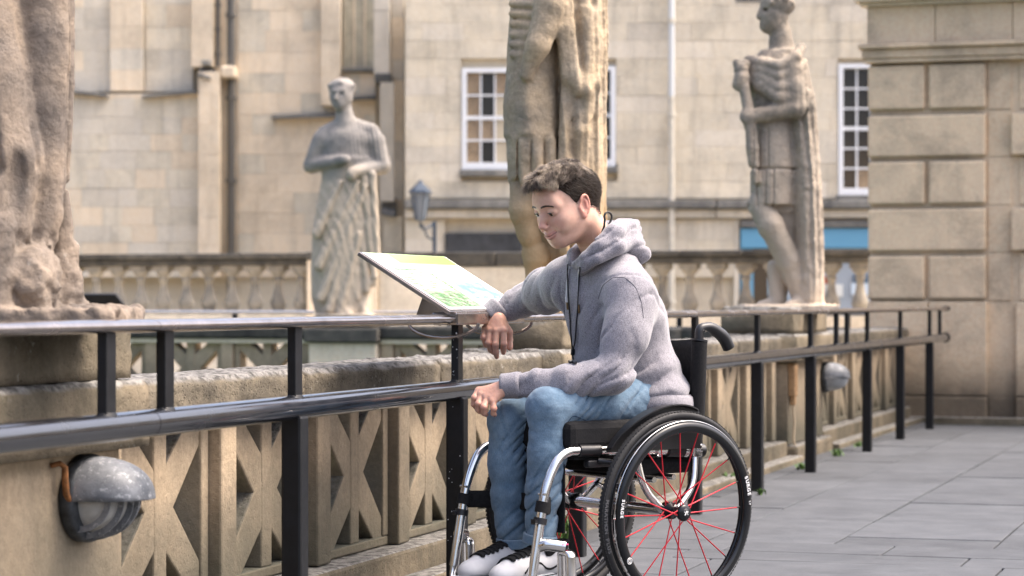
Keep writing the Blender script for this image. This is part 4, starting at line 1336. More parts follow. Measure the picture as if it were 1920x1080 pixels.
M['stC'] = stone('lichened_statue_stone', (.44, .36, .275), (.31, .27, .22), (.11, .10, .08), .68, 3.2, 60, .9, .2, 0, .3, lichen=.35, low=((.50, .415, .32), .5, .9, 1.7))
place_statue('soldier_statue', 'cloaked soldier statue in left profile holding a sword hilt on the far pier', F, bx, M['stC'])

# --- near statue cut by the left edge
bx = Vector((-.50, 4.95, .902))
Zb = SA * (CAMX + .50) + CA * bx.y; Xb = (bx.x - CAMX) * CA + bx.y * SA; pxb = 960 + Xb / Zb * FPX
pyb = HOR + (CAMH - bx.z) * FPX / Zb
p, r, s = statue_frame(pxb, pyb, Zb, bx)
F = Field((-.16, -.30, -.04), (.46, .30, 2.0), .0065)
F.chain([p(-75, -560, .0), p(-55, 0, -.02), p(-37, 160, -.03), p(-14, 300, -.04), p(-20, 420, -.05), p(-30, 600, -.05)], [r(90), r(98), r(100), r(100), r(88), r(80)], .012)
F.chain([p(20, -600, .03), p(62, -100, .03), p(72, 60, .03), p(69, 200, .03), p(73, 330, .03), p(76, 400, .02), p(66, 490, .0)], [r(50), r(58), r(57), r(54), r(46), r(40), r(28)], .006)
F.chain([p(100, -100, .10), p(106, 150, .10), p(104, 330, .10)], [r(26), r(20), r(12)], .004)
F.chain([p(108, 360, .09), p(106, 480, .09), p(112, 600, .09)], [r(10), r(28), r(46)], .008)
F.chain([p(40, -120, -.060), p(46, 0, -.062), p(64, 150, -.062), p(78, 247, -.066), p(88, 310, -.07), p(101, 380, -.055)], [.014, .014, .013, .012, .012, .008], .010, op='sub')
F.chain([p(124, -100, .03), p(122, 150, .03), p(116, 380, .03)], [.008, .008, .007], .008, op='sub')
F.ell(p(60, 360, -.150), (r(28), .050, r(80)), .010, 'sub')
F.chain([p(-20, -100, -.14), p(0, 120, -.15), p(22, 330, -.15)], [.012, .013, .010], .014, op='sub')
F.ell(p(72, 540, -.04), (r(48), .10, r(92)), .02)
F.chain([p(10, 430, -.12), p(5, 600, -.14)], [r(34), r(40)], .02)
F.ell(p(-60, -700), (.24, .16, .16), .06).rc(p(-60, -800), p(-60, -850), .06, .05, .03).ell(p(-65, -900), (.09, .10, .12), .02)
F.box(p(30, 598), (.26, .2, .018), .01, .01)
def dD(P):
    z = P[:, 2]
    rough = sm(-z, -p(0, 425)[2], -p(0, 450)[2]) * sm(P[:, 0], p(28, 0)[0], p(50, 0)[0])
    return .0022 * fbm(P, 9, 6) + .0010 * fbm(P, 45, 16) + rough * (.011 * fbm(P, 30, 26) - .002)
F.displace(dD)
M['stD'] = stone('pitted_statue_stone', (.33, .26, .195), (.235, .195, .16), (.075, .068, .065), .85, 3.4, 60, 1.0, .15, 0, .15, lichen=.35)
place_statue('draped_statue', 'near pitted stone drapery of a statue cut off by the left edge', F, bx, M['stD'])
# ---------------------------------------------------------------- the wheelchair; local frame: x right, y forward, z up
Fw = Vector((-.560, -.829, 0)).normalized(); Rw = Vector((Fw.y, -Fw.x, 0))
OW = Vector((.509, 7.275, 0))
ROTW = math.atan2(-Fw.x, Fw.y)
MW = Matrix.Translation(OW) @ Matrix.Rotation(ROTW, 4, 'Z')
MWi = MW.inverted()
CAMP = Vector((CAMX, 0, CAMH))
def L(px, py, b):
    """point seen at (px, py) in the plane x = b of the chair frame"""
    d = (W(px, py, 1.0) - CAMP)
    o = MWi @ CAMP; dl = MWi.to_3x3() @ d
    t = (b - o.x) / dl.x
    return o + dl * t
def LW(px, py, Z): return MWi @ W(px, py, Z)

def fillet(pts, rad, n=6):
    pts = [Vector(q) for q in pts]; out = [pts[0]]
    for i in range(1, len(pts) - 1):
        a, b, c = pts[i - 1], pts[i], pts[i + 1]
        u = (a - b); v = (c - b); r = min(rad, u.length * .45, v.length * .45)
        p0, p1 = b + u.normalized() * r, b + v.normalized() * r
        for k in range(n + 1):
            t = k / n; out.append((1 - t) ** 2 * p0 + 2 * t * (1 - t) * b + t * t * p1)
    out.append(pts[-1]); return out

wc = thing('wheelchair', 'black active wheelchair with red spokes and polished frame carrying the young man', 'wheelchair', OW, ROTW)
CAMB = math.radians(2.5)
def arc_ring(b, R, r, sides=10, n=72, sx=1.0, sr=1.0, x=0.0):
    """torus round the x axis; r tube radius, sx widens across, sr radially"""
    V, F = [], []
    for i in range(n):
        a = 2 * PI * i / n
        for k in range(sides):
            q = 2 * PI * k / sides
            rr = R + r * math.cos(q) * sr
            V.append((x + r * math.sin(q) * sx, rr * math.cos(a), rr * math.sin(a)))
    for i in range(n):
        j = (i + 1) % n
        for k in range(sides):
            k2 = (k + 1) % sides
            F.append([i * sides + k, i * sides + k2, j * sides + k2, j * sides + k])
    return b.add(V, F, True)

def letters(text, size, mat, name, parent, R, a_mid, x, side, spacing=.66, up=1, depth=.0006, bold=True):
    """raised lettering set round an arc on a wheel face"""
    n = len(text); V, F = [], []
    step = size * spacing / R
    for i, ch in enumerate(text):
        if ch == ' ': continue
        cu = bpy.data.curves.new('t', 'FONT'); cu.body = ch; cu.size = size; cu.align_x = 'CENTER'; cu.extrude = depth
        if bold: cu.offset = size * .025
        ob = bpy.data.objects.new('t', cu); COL.objects.link(ob)
        dg = bpy.context.evaluated_depsgraph_get(); ev = ob.evaluated_get(dg); me = ev.to_mesh()
        a = a_mid - side * up * (i - (n - 1) / 2) * step
        # letter plane: u along tangent, v radial
        rad = Vector((0, math.cos(a), math.sin(a))); tan = Vector((0, -math.sin(a), math.cos(a))) * (-side * up)
        nrm = Vector((side, 0, 0)); b0 = len(V)
        for v in me.vertices:
            V.append(Vector((x, 0, 0)) + rad * (R + up * (v.co.y - size * .35)) + tan * v.co.x + nrm * v.co.z)
        for p_ in me.polygons: F.append([b0 + q for q in p_.vertices])
        ev.to_mesh_clear(); bpy.data.objects.remove(ob); bpy.data.curves.remove(cu)
    return MB().add(V, F).build(name, mat, parent)

def make_wheel(side):
    """side -1 = the occupant's left"""
    w = bpy.data.objects.new('wheel', None); COL.objects.link(w); w.parent = wc
    w.location = (side * .272, .010, .305); w.rotation_euler = (0, side * CAMB, 0)
    t = arc_ring(MB(), .2915, .0135, 14, 96)
    tyre = t.build('tyre', M['rubber'], w)
    tr = MB()
    for i in range(150):     # tread blocks
        a = 2 * PI * i / 150
        for sx, tw in ((-.0055, .02), (.0055, -.02)):
            c = Vector((sx, .3037 * math.cos(a + tw), .3037 * math.sin(a + tw)))
            rd = Vector((0, math.cos(a), math.sin(a))); tn = Vector((tw * 20 * .35, -math.sin(a), math.cos(a))).normalized()
            x = rd.cross(tn)
            V = [c + x * e * .0042 + tn * f * .0042 + rd * g for g in (-.002, .0005) for (e, f) in ((-1, -1), (1, -1), (1, 1), (-1, 1))]
            tr.add(V, [[3, 2, 1, 0], [4, 5, 6, 7], [0, 1, 5, 4], [1, 2, 6, 5], [2, 3, 7, 6], [3, 0, 4, 7]])
    o = tr.build('tread', M['rubber'], w); o['kind'] = 'stuff'
    r = MB(); arc_ring(r, .271, .0115, 14, 96, .85, 1.0); r.build('rim', M['rim'], w)
    r = MB(); arc_ring(r, .2585, .0125, 16, 96, .75, 1.25, side * .036)
    r.build('hand_rim', M['rim'], w)
    rb_ = MB(); arc_ring(rb_, .2775, .0016, 6, 96, 1, 1, side * .0335); rb_.build('rim_highlight', M['steel'], w)  # thin polished ring added as the highlight line beside the hand rim
    for i in range(6):
        a = 2 * PI * (i + .35) / 6
        MB().tube([(side * .006, .268 * math.cos(a), .268 * math.sin(a)), (side * .030, .262 * math.cos(a), .262 * math.sin(a))], .0035, 8).build('standoff', M['steel'], w)
    RY90 = Matrix.Rotation(PI / 2, 4, 'Y')
    hub = MB().lathe([(0, -.040), (.020, -.040), (.026, -.034), (.026, -.026), (.014, -.020), (.013, .018), (.026, .026), (.027, .034), (.022, .040), (.010, .042), (.0, .042)], 28, RY90)
    hb = hub.build('hub', M['rim'], w)
    MB().lathe([(0, side * .0425), (.011, side * .0425), (.013, side * .0405)], 20, RY90).build('axle_cap', M['black_plastic'], w)
    for i in range(20):
        out = i % 2; fx = side * (.030 if out else -.030)
        a = 2 * PI * i / 20
        cross = (1 if (i // 2) % 2 else -1) * .62
        p0 = Vector((fx, .0235 * math.cos(a + cross), .0235 * math.sin(a + cross)))
        p1 = Vector((side * .002, .262 * math.cos(a), .262 * math.sin(a)))
        dd = (p1 - p0)
        MB().tube([p0, p0 + dd * .945], .0021, 6).build('spoke', M['red'], w)
        MB().tube([p0 + dd * .946, p1], .0022, 6).build('spoke_nipple', M['black_plastic'], w)
    ax_ = MB().box((side * .004, .2475, -.006), (side * .010, .262, .006), .002).build('valve', M['steel'], w)
    return w
w1 = make_wheel(-1); w2 = make_wheel(1)
letters('SURGE', .017, M['letter'], 'lettering', w1, .2600, math.radians(164), -.0463, -1, .78)
letters('LT', .009, M['letter'], 'lettering', w1, .2600, math.radians(176), -.0463, -1, .78)
letters('MARATHON PLUS', .0175, M['letter_grey'], 'lettering', w1, .2925, math.radians(-6), -.0136, -1, .72, -1)
letters('SURGE', .015, M['letter'], 'lettering', w1, .2600, math.radians(6), -.0463, -1, .78, -1)
# round badge and the emblem on the hub cap
q = math.radians(-30)
bd = MB(); arc_ring(bd, .009, .0012, 6, 24); bd.build('badge', M['letter'], w1, loc=(-.0463, .2590 * math.cos(q), .2590 * math.sin(q)))
bd = MB(); arc_ring(bd, .0045, .0010, 6, 20); bd.build('badge', M['letter'], w1, loc=(-.0463, .2590 * math.cos(q), .2590 * math.sin(q)))
em = MB().tube([(-.043, .007, -.006), (-.043, -.002, .006), (-.043, -.006, .004), (-.043, -.003, -.001), (-.043, -.006, -.006)], .0012, 6).tube([(-.043, .008, .004), (-.043, .002, -.002), (-.043, .005, -.007)], .0012, 6)
em.build('emblem', M['letter'], w1)

# frame
def side_frame(s):
    b = MB()
    x = s * .190
    seat = fillet([(x, -.15, .480), (x, .395, .500), (x, .455, .40), (x, .505, .135)], .085, 9)
    b.tube(seat, .0145, 16)
    b.build('frame_tube', M['steel'], wc)
    # black sleeve over the seat tube behind the bend
    MB().tube([(x, -.17, .479), (x, -.02, .485)], .021, 16).build('tube_sleeve', M['black_plastic'], wc)
    MB().tube([(x, .25, .495), (x, .33, .498)], .0185, 16).build('tube_sleeve', M['black_plastic'], wc)
    MB().tube([(x, .01, .486), (x, .03, .487)], .0225, 16).tube([(x, -.10, .482), (x, -.085, .483)], .0225, 16).build('clamp_ring', M['steel'], wc)
    # U shaped camber support
    MB().tube(fillet([(s * .205, .115, .475), (s * .215, .095, .375), (s * .225, .02, .300), (s * .225, -.03, .305), (s * .215, -.11, .375), (s * .205, -.125, .475)], .05, 6), .0115, 14).build('axle_bracket', M['steel'], wc)
    for yy in (.115, -.125):
        MB().box((s * .205 - .016, yy - .018, .462), (s * .205 + .016, yy + .018, .502), .004).tube([(s * .222, yy - .008, .482), (s * .229, yy - .008, .482)], .006, 8).build('clamp', M['steel'], wc)
    # clamp, strap anchor on the front tube
    u = .70
    MB().tube([(x, .462, .3515), (x, .470, .3205)], .0215, 18).build('strap_anchor', M['black_fabric'], wc)
    MB().tube([(x, .4735, .305), (x, .4775, .287)], .0205, 18).box((x - s * .004, .485, .290), (x + s * .012, .505, .302), .002).build('clamp', M['black_plastic'], wc)
    MB().tube([(x - s * 0 - .016, .468, .375), (x + .016, .468, .375)], .004, 10).build('bolt', M['steel'], wc)
    # caster arm and fork
    xo = s * .243
    arm = MB().tube(fillet([(x, .482, .222), (s * .215, .470, .230), (xo, .425, .222)], .01, 3), .0165, 14, flat=(1, 1.1))
    arm.build('caster_arm', M['steel'], wc)
    MB().tube(fillet([(xo - .022, .415, .062), (xo - .022, .42, .205), (xo + .022, .42, .205), (xo + .022, .415, .062)], .014, 5), .0125, 12, flat=(.8, 1.3)).build('fork', M['steel'], wc)
    cw = bpy.data.objects.new('caster_wheel', None); COL.objects.link(cw); cw.parent = wc; cw.location = (xo, .415, .062)
    t = MB(); arc_ring(t, .050, .012, 12, 40); t.build('tyre', M['rubber'], cw)
    MB().lathe([(0, -.010), (.042, -.010), (.044, .0), (.042, .010), (0, .010)], 30, Matrix.Rotation(PI / 2, 4, 'Y')).build('hub', M['steel'], cw)
    MB().box((xo - .010, .418, .2275), (xo + .012, .442, .232), .002).build('reflector', plain('pink_reflector', (.65, .05, .16), .15), wc)
for s in (-1, 1): side_frame(s)
for yy, zz_, rr in ((.005, .305, .0165), (-.02, .405, .009), (.06, .400, .009)):
    MB().tube([(-.226, yy, zz_), (.226, yy, zz_)], rr, 16).build('cross_tube', M['steel'], wc)
MB().tube([(-.190, .34, .498), (.190, .34, .498)], .010, 12).build('cross_tube', M['steel'], wc)
MB().tube([(-.05, .02, .31), (-.10, .12, .36), (-.12, .20, .39)], .008, 10).build('brace', M['steel'], wc)
for s in (-1, 1):
    MB().lathe([(0, -.02), (.026, -.02), (.026, .012), (.018, .02), (0, .02)], 24, Matrix.Translation((s * .222, 0, .305)) @ Matrix.Rotation(PI / 2, 4, 'Y')).build('camber_plug', M['rim'], wc)
# seat, cushion, sling
MB().box((-.182, -.165, .468), (.182, .34, .4885), .008).build('seat_sling', M['black_fabric'], wc)
MB().box((-.195, -.155, .497), (.195, .365, .583), .022).build('cushion', M['black_fabric'], wc)
MB().box((-.17, -.16, .41), (.17, .10, .465), .02).build('under_seat_pouch', M['black_fabric'], wc)
MB().box((-.150, .345, .25), (.150, .352, .49), .003).build('calf_panel', M['black_fabric'], wc)
# side guards: plate under a rolled fender
def guard(s):
    b = MB(); R = .322; n = 26; V, F = [], []
    a0, a1 = math.radians(38), math.radians(112)
    xs_ = s * .228
    for i in range(n + 1):
        a = a0 + (a1 - a0) * i / n
        y, z = R * math.cos(a), .305 + R * math.sin(a)
        fl = .046 * math.sin(PI * min(1, max(0.12, i / n)) ) ** .6
        for (x_, y_, z_) in ((xs_, y * .995, z - .012), (xs_, y, z), (xs_ + s * fl, y, z + .002), (xs_ + s * fl, y * .995, z - .002), (xs_ + s * .004, y * .995, z - .005), (xs_ + s * .004, y * .99, z - .012)):
            V.append((x_, y_, z_))
    for i in range(n):
        for k in range(6):
            F.append([i * 6 + k, i * 6 + (k + 1) % 6, (i + 1) * 6 + (k + 1) % 6, (i + 1) * 6 + k])
    F.append(list(range(6))); F.append([n * 6 + k for k in range(6)][::-1])
    b.add(V, F).build('fender', M['black_plastic'], wc)
    arc_ = [(R * math.cos(a0 + (a1 - a0) * i / 14) * .98, .305 + R * math.sin(a0 + (a1 - a0) * i / 14) - .010) for i in range(15)]
    poly = [(-.13, .49), (.26, .49)] + arc_
    MB().prism(poly, min(xs_, xs_ - s * .003), max(xs_, xs_ - s * .003), 0).build('side_guard', M['black_plastic'], wc)
guard(-1); guard(1)
# backrest
for s in (-1, 1):
    MB().tube([(s * .188, -.135, .47), (s * .188, -.150, .60), (s * .188, -.160, .815)], .0245, 18, flat=(1.0, 1.0)).build('back_tube', M['black_fabric'], wc)
    MB().tube([(s * .188, -.160, .816), (s * .188, -.161, .822)], .0255, 18).build('tube_collar', M['black_plastic'], wc)
    hp = fillet([(s * .188, -.158, .822), (s * .188, -.160, .858), (s * .188, -.205, .862), (s * .188, -.262, .83), (s * .188, -.285, .795)], .03, 6)
    n = len(hp); rr = [.014 + .006 * min(1, max(0, (i / n - .35) * 3)) for i in range(n)]
    MB().tube(hp, rr, 14).build('push_handle', M['black_plastic'], wc)
    MB().tube([(s * .188 - .0185, -.17, .848), (s * .188 + .0185, -.17, .848)], .003, 8).build('bolt', M['steel'], wc)
V, F = [], []
nx_, nz_ = 14, 10
for j in range(nz_ + 1):
    for i in range(nx_ + 1):
        x = -.185 + .37 * i / nx_; z = .50 + .325 * j / nz_
        V.append((x, -.155 - .035 * math.sin(PI * i / nx_) + .002 * math.sin(j * 2.1), z - .008 * math.sin(PI * i / nx_) * (j == nz_)))
m0 = len(V)
V += [(v[0], v[1] - .022, v[2]) for v in V]
c_ = nx_ + 1
for j in range(nz_):
    for i in range(nx_):
        a = j * c_ + i
        F += [[a, a + 1, a + 1 + c_, a + c_], [m0 + a, m0 + a + c_, m0 + a + 1 + c_, m0 + a + 1]]
for j in range(nz_):
    for i in (0, nx_):
        a = j * c_ + i; F.append([a, a + c_, m0 + a + c_, m0 + a])
for i in range(nx_):
    for j in (0, nz_):
        a = j * c_ + i; F.append([a, a + 1, m0 + a + 1, m0 + a])
MB().add(V, F, True).build('backrest', M['black_fabric'], wc)
# calf strap, footplate, brake
MB().tube([(-.188, .455, .336), (-.15, .405, .336), (0, .37, .336), (.15, .405, .336), (.188, .455, .336)], .026, 12, flat=(.12, 1)).build('calf_strap', M['black_fabric'], wc)
MB().box((-.186, .40, .088), (.186, .60, .098), .004).build('footplate', M['black_plastic'], wc)
MB().tube([(-.19, .503, .15), (-.19, .512, .095), (.19, .512, .095), (.19, .503, .15)], .0125, 12).build('footplate_tube', M['steel'], wc)
for s in (-1, 1):
    MB().box((s * .19 - .012, .20, .445), (s * .19 + .014, .30, .468), .006).tube([(s * .20, .26, .465), (s * .235, .22, .458), (s * .262, .215, .455)], .009, 10).build('brake', M['black_plastic'], wc)
# ---------------------------------------------------------------- the young man; all in the chair frame
def heather():
    m, nt, p = nodes_of('heather_grey_knit'); T = NT(nt); pos = T.pos()
    f = T.noise(T.pos(1, 1, 1.7), 330, 3, .9)
    c = T.mix(T.ramp(f, [(.40, 0), (.58, 1)]), (.135, .128, .145), (.335, .322, .345))
    fl = T.noise(T.pos(1, 1, .6), 230, 2, .7)
    c = T.mix(T.math('MULTIPLY', T.ramp(fl, [(.56, 0), (.64, 1)]), .6), c, (.10, .095, .11))
    c = T.mix(T.ramp(T.noise(pos, 7, 4), [(.3, 0), (.7, .25)]), c, (.27, .25, .28))
    T.l(c, p.inputs['Base Color']); p.inputs['Roughness'].default_value = .92
    p.inputs['Sheen Weight'].default_value = .35; p.inputs['Sheen Roughness'].default_value = .5; p.inputs['Specular IOR Level'].default_value = .15
    nb = T.bump(T.noise(pos, 700, 3, .7), .3, .0008)
    nb = T.bump(T.noise(T.pos(1, 1, .6), 26, 4, .6), .35, .010, nb)
    T.l(nb, p.inputs['Normal']); return m
def denim():
    m, nt, p = nodes_of('faded_blue_denim'); T = NT(nt); pos = T.pos()
    n1 = T.noise(pos, 9, 6, .6)
    c = T.mix(T.ramp(n1, [(.30, 0), (.68, 1)]), (.064, .116, .178), (.165, .25, .335))
    w = T.noise(T.pos(1, 1, .22), 520, 3, .8)
    c = T.mix(.55, c, T.ramp(w, [(.35, .33), (.65, .68)]), 'OVERLAY')
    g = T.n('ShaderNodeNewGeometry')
    # worn seams and ridges: paler dye where convex, darker colour where concave
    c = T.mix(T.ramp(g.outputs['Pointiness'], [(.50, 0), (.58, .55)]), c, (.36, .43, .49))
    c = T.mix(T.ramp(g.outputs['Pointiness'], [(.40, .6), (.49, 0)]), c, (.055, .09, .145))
    T.l(c, p.inputs['Base Color']); p.inputs['Roughness'].default_value = .88; p.inputs['Specular IOR Level'].default_value = .2
    p.inputs['Sheen Weight'].default_value = .15
    nb = T.bump(T.noise(T.pos(1, 1, .3), 480, 3, .7), .5, .001)
    nb = T.bump(T.noise(T.pos(1, 1, 1.6), 30, 5, .65), .4, .008, nb)
    T.l(nb, p.inputs['Normal']); return m
def skin(name='skin'):
    m, nt, p = nodes_of(name); T = NT(nt)
    a = T.n('ShaderNodeVertexColor'); a.layer_name = 'tone'
    c = T.mix(T.ramp(T.noise(T.pos(), 90, 5, .6), [(.3, 0), (.7, .22)]), a.outputs[0], (.42, .20, .13))
    T.l(c, p.inputs['Base Color'])
    p.inputs['Roughness'].default_value = .48; p.inputs['Specular IOR Level'].default_value = .4
    p.inputs['Subsurface Weight'].default_value = .22
    p.inputs['Subsurface Radius'].default_value = (.010, .004, .002)
    p.inputs['Subsurface Scale'].default_value = 1.0
    T.l(T.bump(T.noise(T.pos(), 420, 4, .6), .18, .001), p.inputs['Normal']); return m
M['knit'], M['denim'], M['skin'] = heather(), denim(), skin()
M['rib'] = M['knit']
M['tee'] = plain('black_tee', (.012, .012, .013), .9, 0, .2)

person = thing('person', 'young man in grey hoodie and faded jeans seated in the wheelchair leaning on the railing', 'person', OW, ROTW)

def ray_px(bvh, px, py, lift=.004):
    o = MWi @ CAMP; d = (MWi.to_3x3() @ (W(px, py, 1.0) - CAMP)).normalized()
    h = bvh.ray_cast(o, d)
    if h[0] is None: return None
    return h[0] + h[1] * lift

# ---- jeans
hipL, hipR = Vector((-.095, -.04, .640)), Vector((.095, -.04, .640))
kL, kR = L(1026, 765, -.105), L(955, 790, .085)
mL, mR = L(1026, 852, -.10), L(952, 872, .085)
aL, aR = L(1014, 992, -.085), L(961, 999, .075)
F = Field((-.25, -.25, .14), (.25, .56, .80), .0052)
F.ell((0, -.05, .645), (.165, .130, .095), .03)
F.chain([hipL, (hipL + kL) / 2 + Vector((0, 0, .006)), kL], [.088, .080, .060], .03)
F.chain([hipR, (hipR + kR) / 2 + Vector((0, 0, .004)), kR], [.098, .084, .064], .03)
F.chain([kL, mL, (mL + aL) / 2, aL], [.059, .058, .053, .049], .025)
F.chain([kR, mR, (mR + aR) / 2, aR], [.063, .058, .053, .049], .025)
def bend(P, c, r): return np.clip(1 - np.linalg.norm(P - np.array(c, np.float32), axis=1) / r, 0, 1)
def crease(ph, w=3.0): return -(1 - np.abs(np.sin(ph * .5))) ** w
def gate(P, s): return np.clip(.62 + 1.3 * vnoise(P, 9, s), .05, 1.4)
def dJ(P):
    g1, g2 = gate(P, 41), gate(P, 43)
    z = P[:, 2]
    d = .0028 * fbm(P * np.array((1, 1, 1.4), np.float32), 15, 3)
    w1 = .05 * vnoise(P, 7, 5)
    lo = 1 - sm(z, .34, .46)
    # stacked creases above the ankle
    d += lo * (.0075 * g1 * crease((z + w1 * .9 + P[:, 0] * .5 + P[:, 1] * .3) * 150) + .0018 * np.sin((z + w1) * 80))
    shin = sm(z, .30, .42) * (1 - sm(z, .52, .60))
    d += shin * .0062 * g2 * crease((P[:, 0] * 1.0 + P[:, 1] * .6 + z * .75 + w1 * 1.4) * 80, 4)
    for k_ in (kL, kR):
        b = bend(P, (k_[0], k_[1] - .075, k_[2] - .05), .15)
        d += b * .030 * g1 * crease((P[:, 1] * .85 + z * 1.0 + w1 * .7) * 170)
        b2 = bend(P, (k_[0], k_[1] + .01, k_[2] + .02), .14)
        d += b2 * .0075 * g2 * crease((P[:, 0] * .9 + P[:, 1] * .5 - z * .6 + w1) * 95, 4)
    th = sm(z, .56, .62) * (1 - sm(P[:, 1], .24, .34)) * sm(P[:, 1], .0, .10)
    d += th * .0085 * g2 * crease((P[:, 0] * .6 + P[:, 1] * 1.0 + z * .8 + w1 * 1.5) * 75, 4)
    hp = bend(P, (-.10, .04, .66), .17)
    d += hp * .004 * crease((P[:, 1] * 1.0 - z * .9 + w1) * 110)
    return d
F.displace(dJ)
V, Q = F.mesh(); V = grad_smooth(V, Q, 1, .4)
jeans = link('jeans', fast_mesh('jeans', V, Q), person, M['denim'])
# turned hems with stitching, side seam
for (a_, k_) in ((aL, mL), (aR, mR)):
    ax = (a_ - k_).normalized(); c0 = a_ + ax * .030
    F = Field(c0 - Vector((.075, .075, .06)), c0 + Vector((.075, .075, .06)), .003)
    F.rc(c0 - ax * .022, c0 + ax * .012, .0515, .0525, .004)
    # open bottom
    F.displace(lambda P: -.0006 - .0012 * vnoise(P, 60, 4))
    n_ = np.array(ax, np.float32); cc = np.array(c0, np.float32)
    ax_g = [F.lo[i] + F.h * np.arange(F.n[i]) for i in range(3)]
    G = np.stack(np.meshgrid(*ax_g, indexing='ij'), -1).astype(np.float32)
    t_ = (G - cc) @ n_
    tilt = t_ + .08 * (G - cc)[..., 0]
    F.D = np.maximum(F.D, np.abs(tilt) - .015)
    F.D = np.maximum(F.D, -(np.linalg.norm((G - cc) - t_[..., None] * n_, axis=-1) - .043) * 1.0)
    V, Q = F.mesh()
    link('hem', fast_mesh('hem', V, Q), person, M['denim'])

# ---- hoodie
nb_ = Vector((.025, .045, 1.075))
SL, SR = L(1182, 548, -.165), L(1062, 528, .175)
EL = L(1152, 703, -.205); WL = L(975, 722, -.005); EM = L(1065, 716, -.12)
ER = LW(1006, 556, 7.86); WR = LW(938, 583, 7.83)
F = Field((-.32, -.27, .55), (.46, .50, 1.17), .0054)
F.column([(.595, 0, -.055, .165, .120), (.62, 0, -.055, .200, .150), (.66, 0, -.045, .206, .160), (.72, 0, -.035, .194, .150), (.80, .002, -.010, .178, .134), (.88, .008, .018, .180, .128), (.96, .014, .042, .182, .116), (1.02, .018, .052, .160, .098), (1.065, .022, .050, .105, .078)], .03)
F.rc(nb_ + Vector((-.03, .0, -.02)), SL, .060, .060, .06).rc(nb_ + Vector((.03, 0, -.02)), SR, .062, .068, .05)
UM = (SL + EL) / 2 + Vector((-.012, -.005, 0))
F.chain([SL, UM, EL], [.066, .064, .057], .045)
F.rc(Vector((-.05, -.02, .90)), (SL + UM) / 2 + Vector((.01, -.012, 0)), .085, .060, .06)
F.chain([EL, EM, EM.lerp(WL, .6), WL], [.060, .052, .044, .036], .02)
F.chain([SR, SR.lerp(ER, .55) + Vector((0, .01, -.004)), ER], [.068, .066, .058], .05)
F.chain([ER, ER.lerp(WR, .5) + Vector((0, .0, .004)), WR], [.057, .051, .042], .02)
axL = (WL - EM).normalized(); axR = (WR - ER).normalized()
def axial(P, A, B):
    A, B = np.array(A, np.float32), np.array(B, np.float32); d = B - A; n = np.linalg.norm(d)
    t = (P - A) @ (d / n); r = np.linalg.norm(P - A - t[:, None] * (d / n), axis=1)
    return t, r, n
def dH(P):
    g1, g2 = gate(P, 51), gate(P, 53)
    z = P[:, 2]; d = .0022 * fbm(P, 13, 8)
    w1 = .045 * vnoise(P, 6, 9) + .02 * vnoise(P, 15, 12)
    # waist bunching above the hem
    wa = (1 - sm(z, .70, .80)) * sm(z, .62, .65)
    d += wa * (.0045 * np.sin((z * 1.0 + w1 + P[:, 1] * .35) * 70) + .013 * g1 * crease((z * 1.0 + w1 * 1.3 + P[:, 1] * .45 + P[:, 0] * .2) * 95))
    # torso drape, running from the shoulder down to the far hip
    to = sm(z, .72, .82) * (1 - sm(z, .98, 1.04))
    d += to * (.0016 * np.sin((P[:, 0] * .8 + z * .55 + P[:, 1] * .3 + w1 * 1.4) * 40) + .0065 * g2 * crease((P[:, 0] * .9 + z * .75 + P[:, 1] * .4 + w1 * 1.8) * 50, 5))
    for (A, B, amp, fr, sk) in ((UM, EL, .0065, 85, .9), (EM, WL, .0090, 115, .5), (ER, WR, .0090, 120, .5), (SR, ER, .0075, 75, .9)):
        t, r, n = axial(P, A, B)
        m = np.clip(1 - np.abs(t / n - .55) / .75, 0, 1) * (r < .10)
        d += m * (amp * g1 * crease((t + w1 * 1.1 + (P[:, 2] + P[:, 0]) * sk) * fr) + amp * .22 * np.sin((t + w1) * fr * .6))
    for (c, rad, am) in ((EL, .11, .010), (ER, .10, .006)):
        b = bend(P, c, rad); d += b * am * 1.6 * crease((P[:, 1] * .9 + z * .7 + w1) * 125)
    ap = bend(P, SL + Vector((.05, .045, -.10)), .13); d += ap * .014 * crease((P[:, 0] * .5 + P[:, 1] * 1.0 + z * .45 + w1 * .6) * 85)
    ap = bend(P, SR + Vector((-.03, .06, -.09)), .13); d += ap * .012 * crease((P[:, 0] * 1.0 + z * .8 + w1 * .6) * 80)
    # sleeve seam
    t, r, n = axial(P, SL + Vector((.045, .0, .03)), EL)
    ring = np.abs(t - .012) < .0035
    d -= ring * .0028 * (P[:, 0] < -.09)
    return d
F.displace(dH)
V, Q = F.mesh(); V = grad_smooth(V, Q, 1, .4)
hoodie = link('hoodie', fast_mesh('hoodie', V, Q), person, M['knit'])
from mathutils.bvhtree import BVHTree
bvh = BVHTree.FromPolygons([tuple(v) for v in V], [list(map(int, q)) for q in Q])
def ribbed(c, ax, l, r, name):
    """ribbed cuff: closed band with fine ribs"""
    ax = ax.normalized(); u = ax.orthogonal().normalized(); w = ax.cross(u); n = 96
    b = MB(); V, F = [], []
    prof = [(-l * .5, r * .90), (-l * .5, r * 1.02), (-l * .30, r * 1.05), (0, r * 1.0), (l * .35, r * .98), (l * .5, r * .97), (l * .5, r * .82), (l * .3, r * .8)]
    for (t, rr) in prof:
        for k in range(n):
            a = 2 * PI * k / n; q = rr + (.0008 if k % 2 else 0)
            V.append(c + ax * t + (u * math.cos(a) + w * math.sin(a)) * q)
    for i in range(len(prof) - 1):
        for k in range(n):
            k2 = (k + 1) % n; F.append([i * n + k, i * n + k2, (i + 1) * n + k2, (i + 1) * n + k])
    return b.add(V, F, True).build(name, M['rib'], person)
ribbed(WL + axL * .026, axL, .060, .0385, 'cuff')
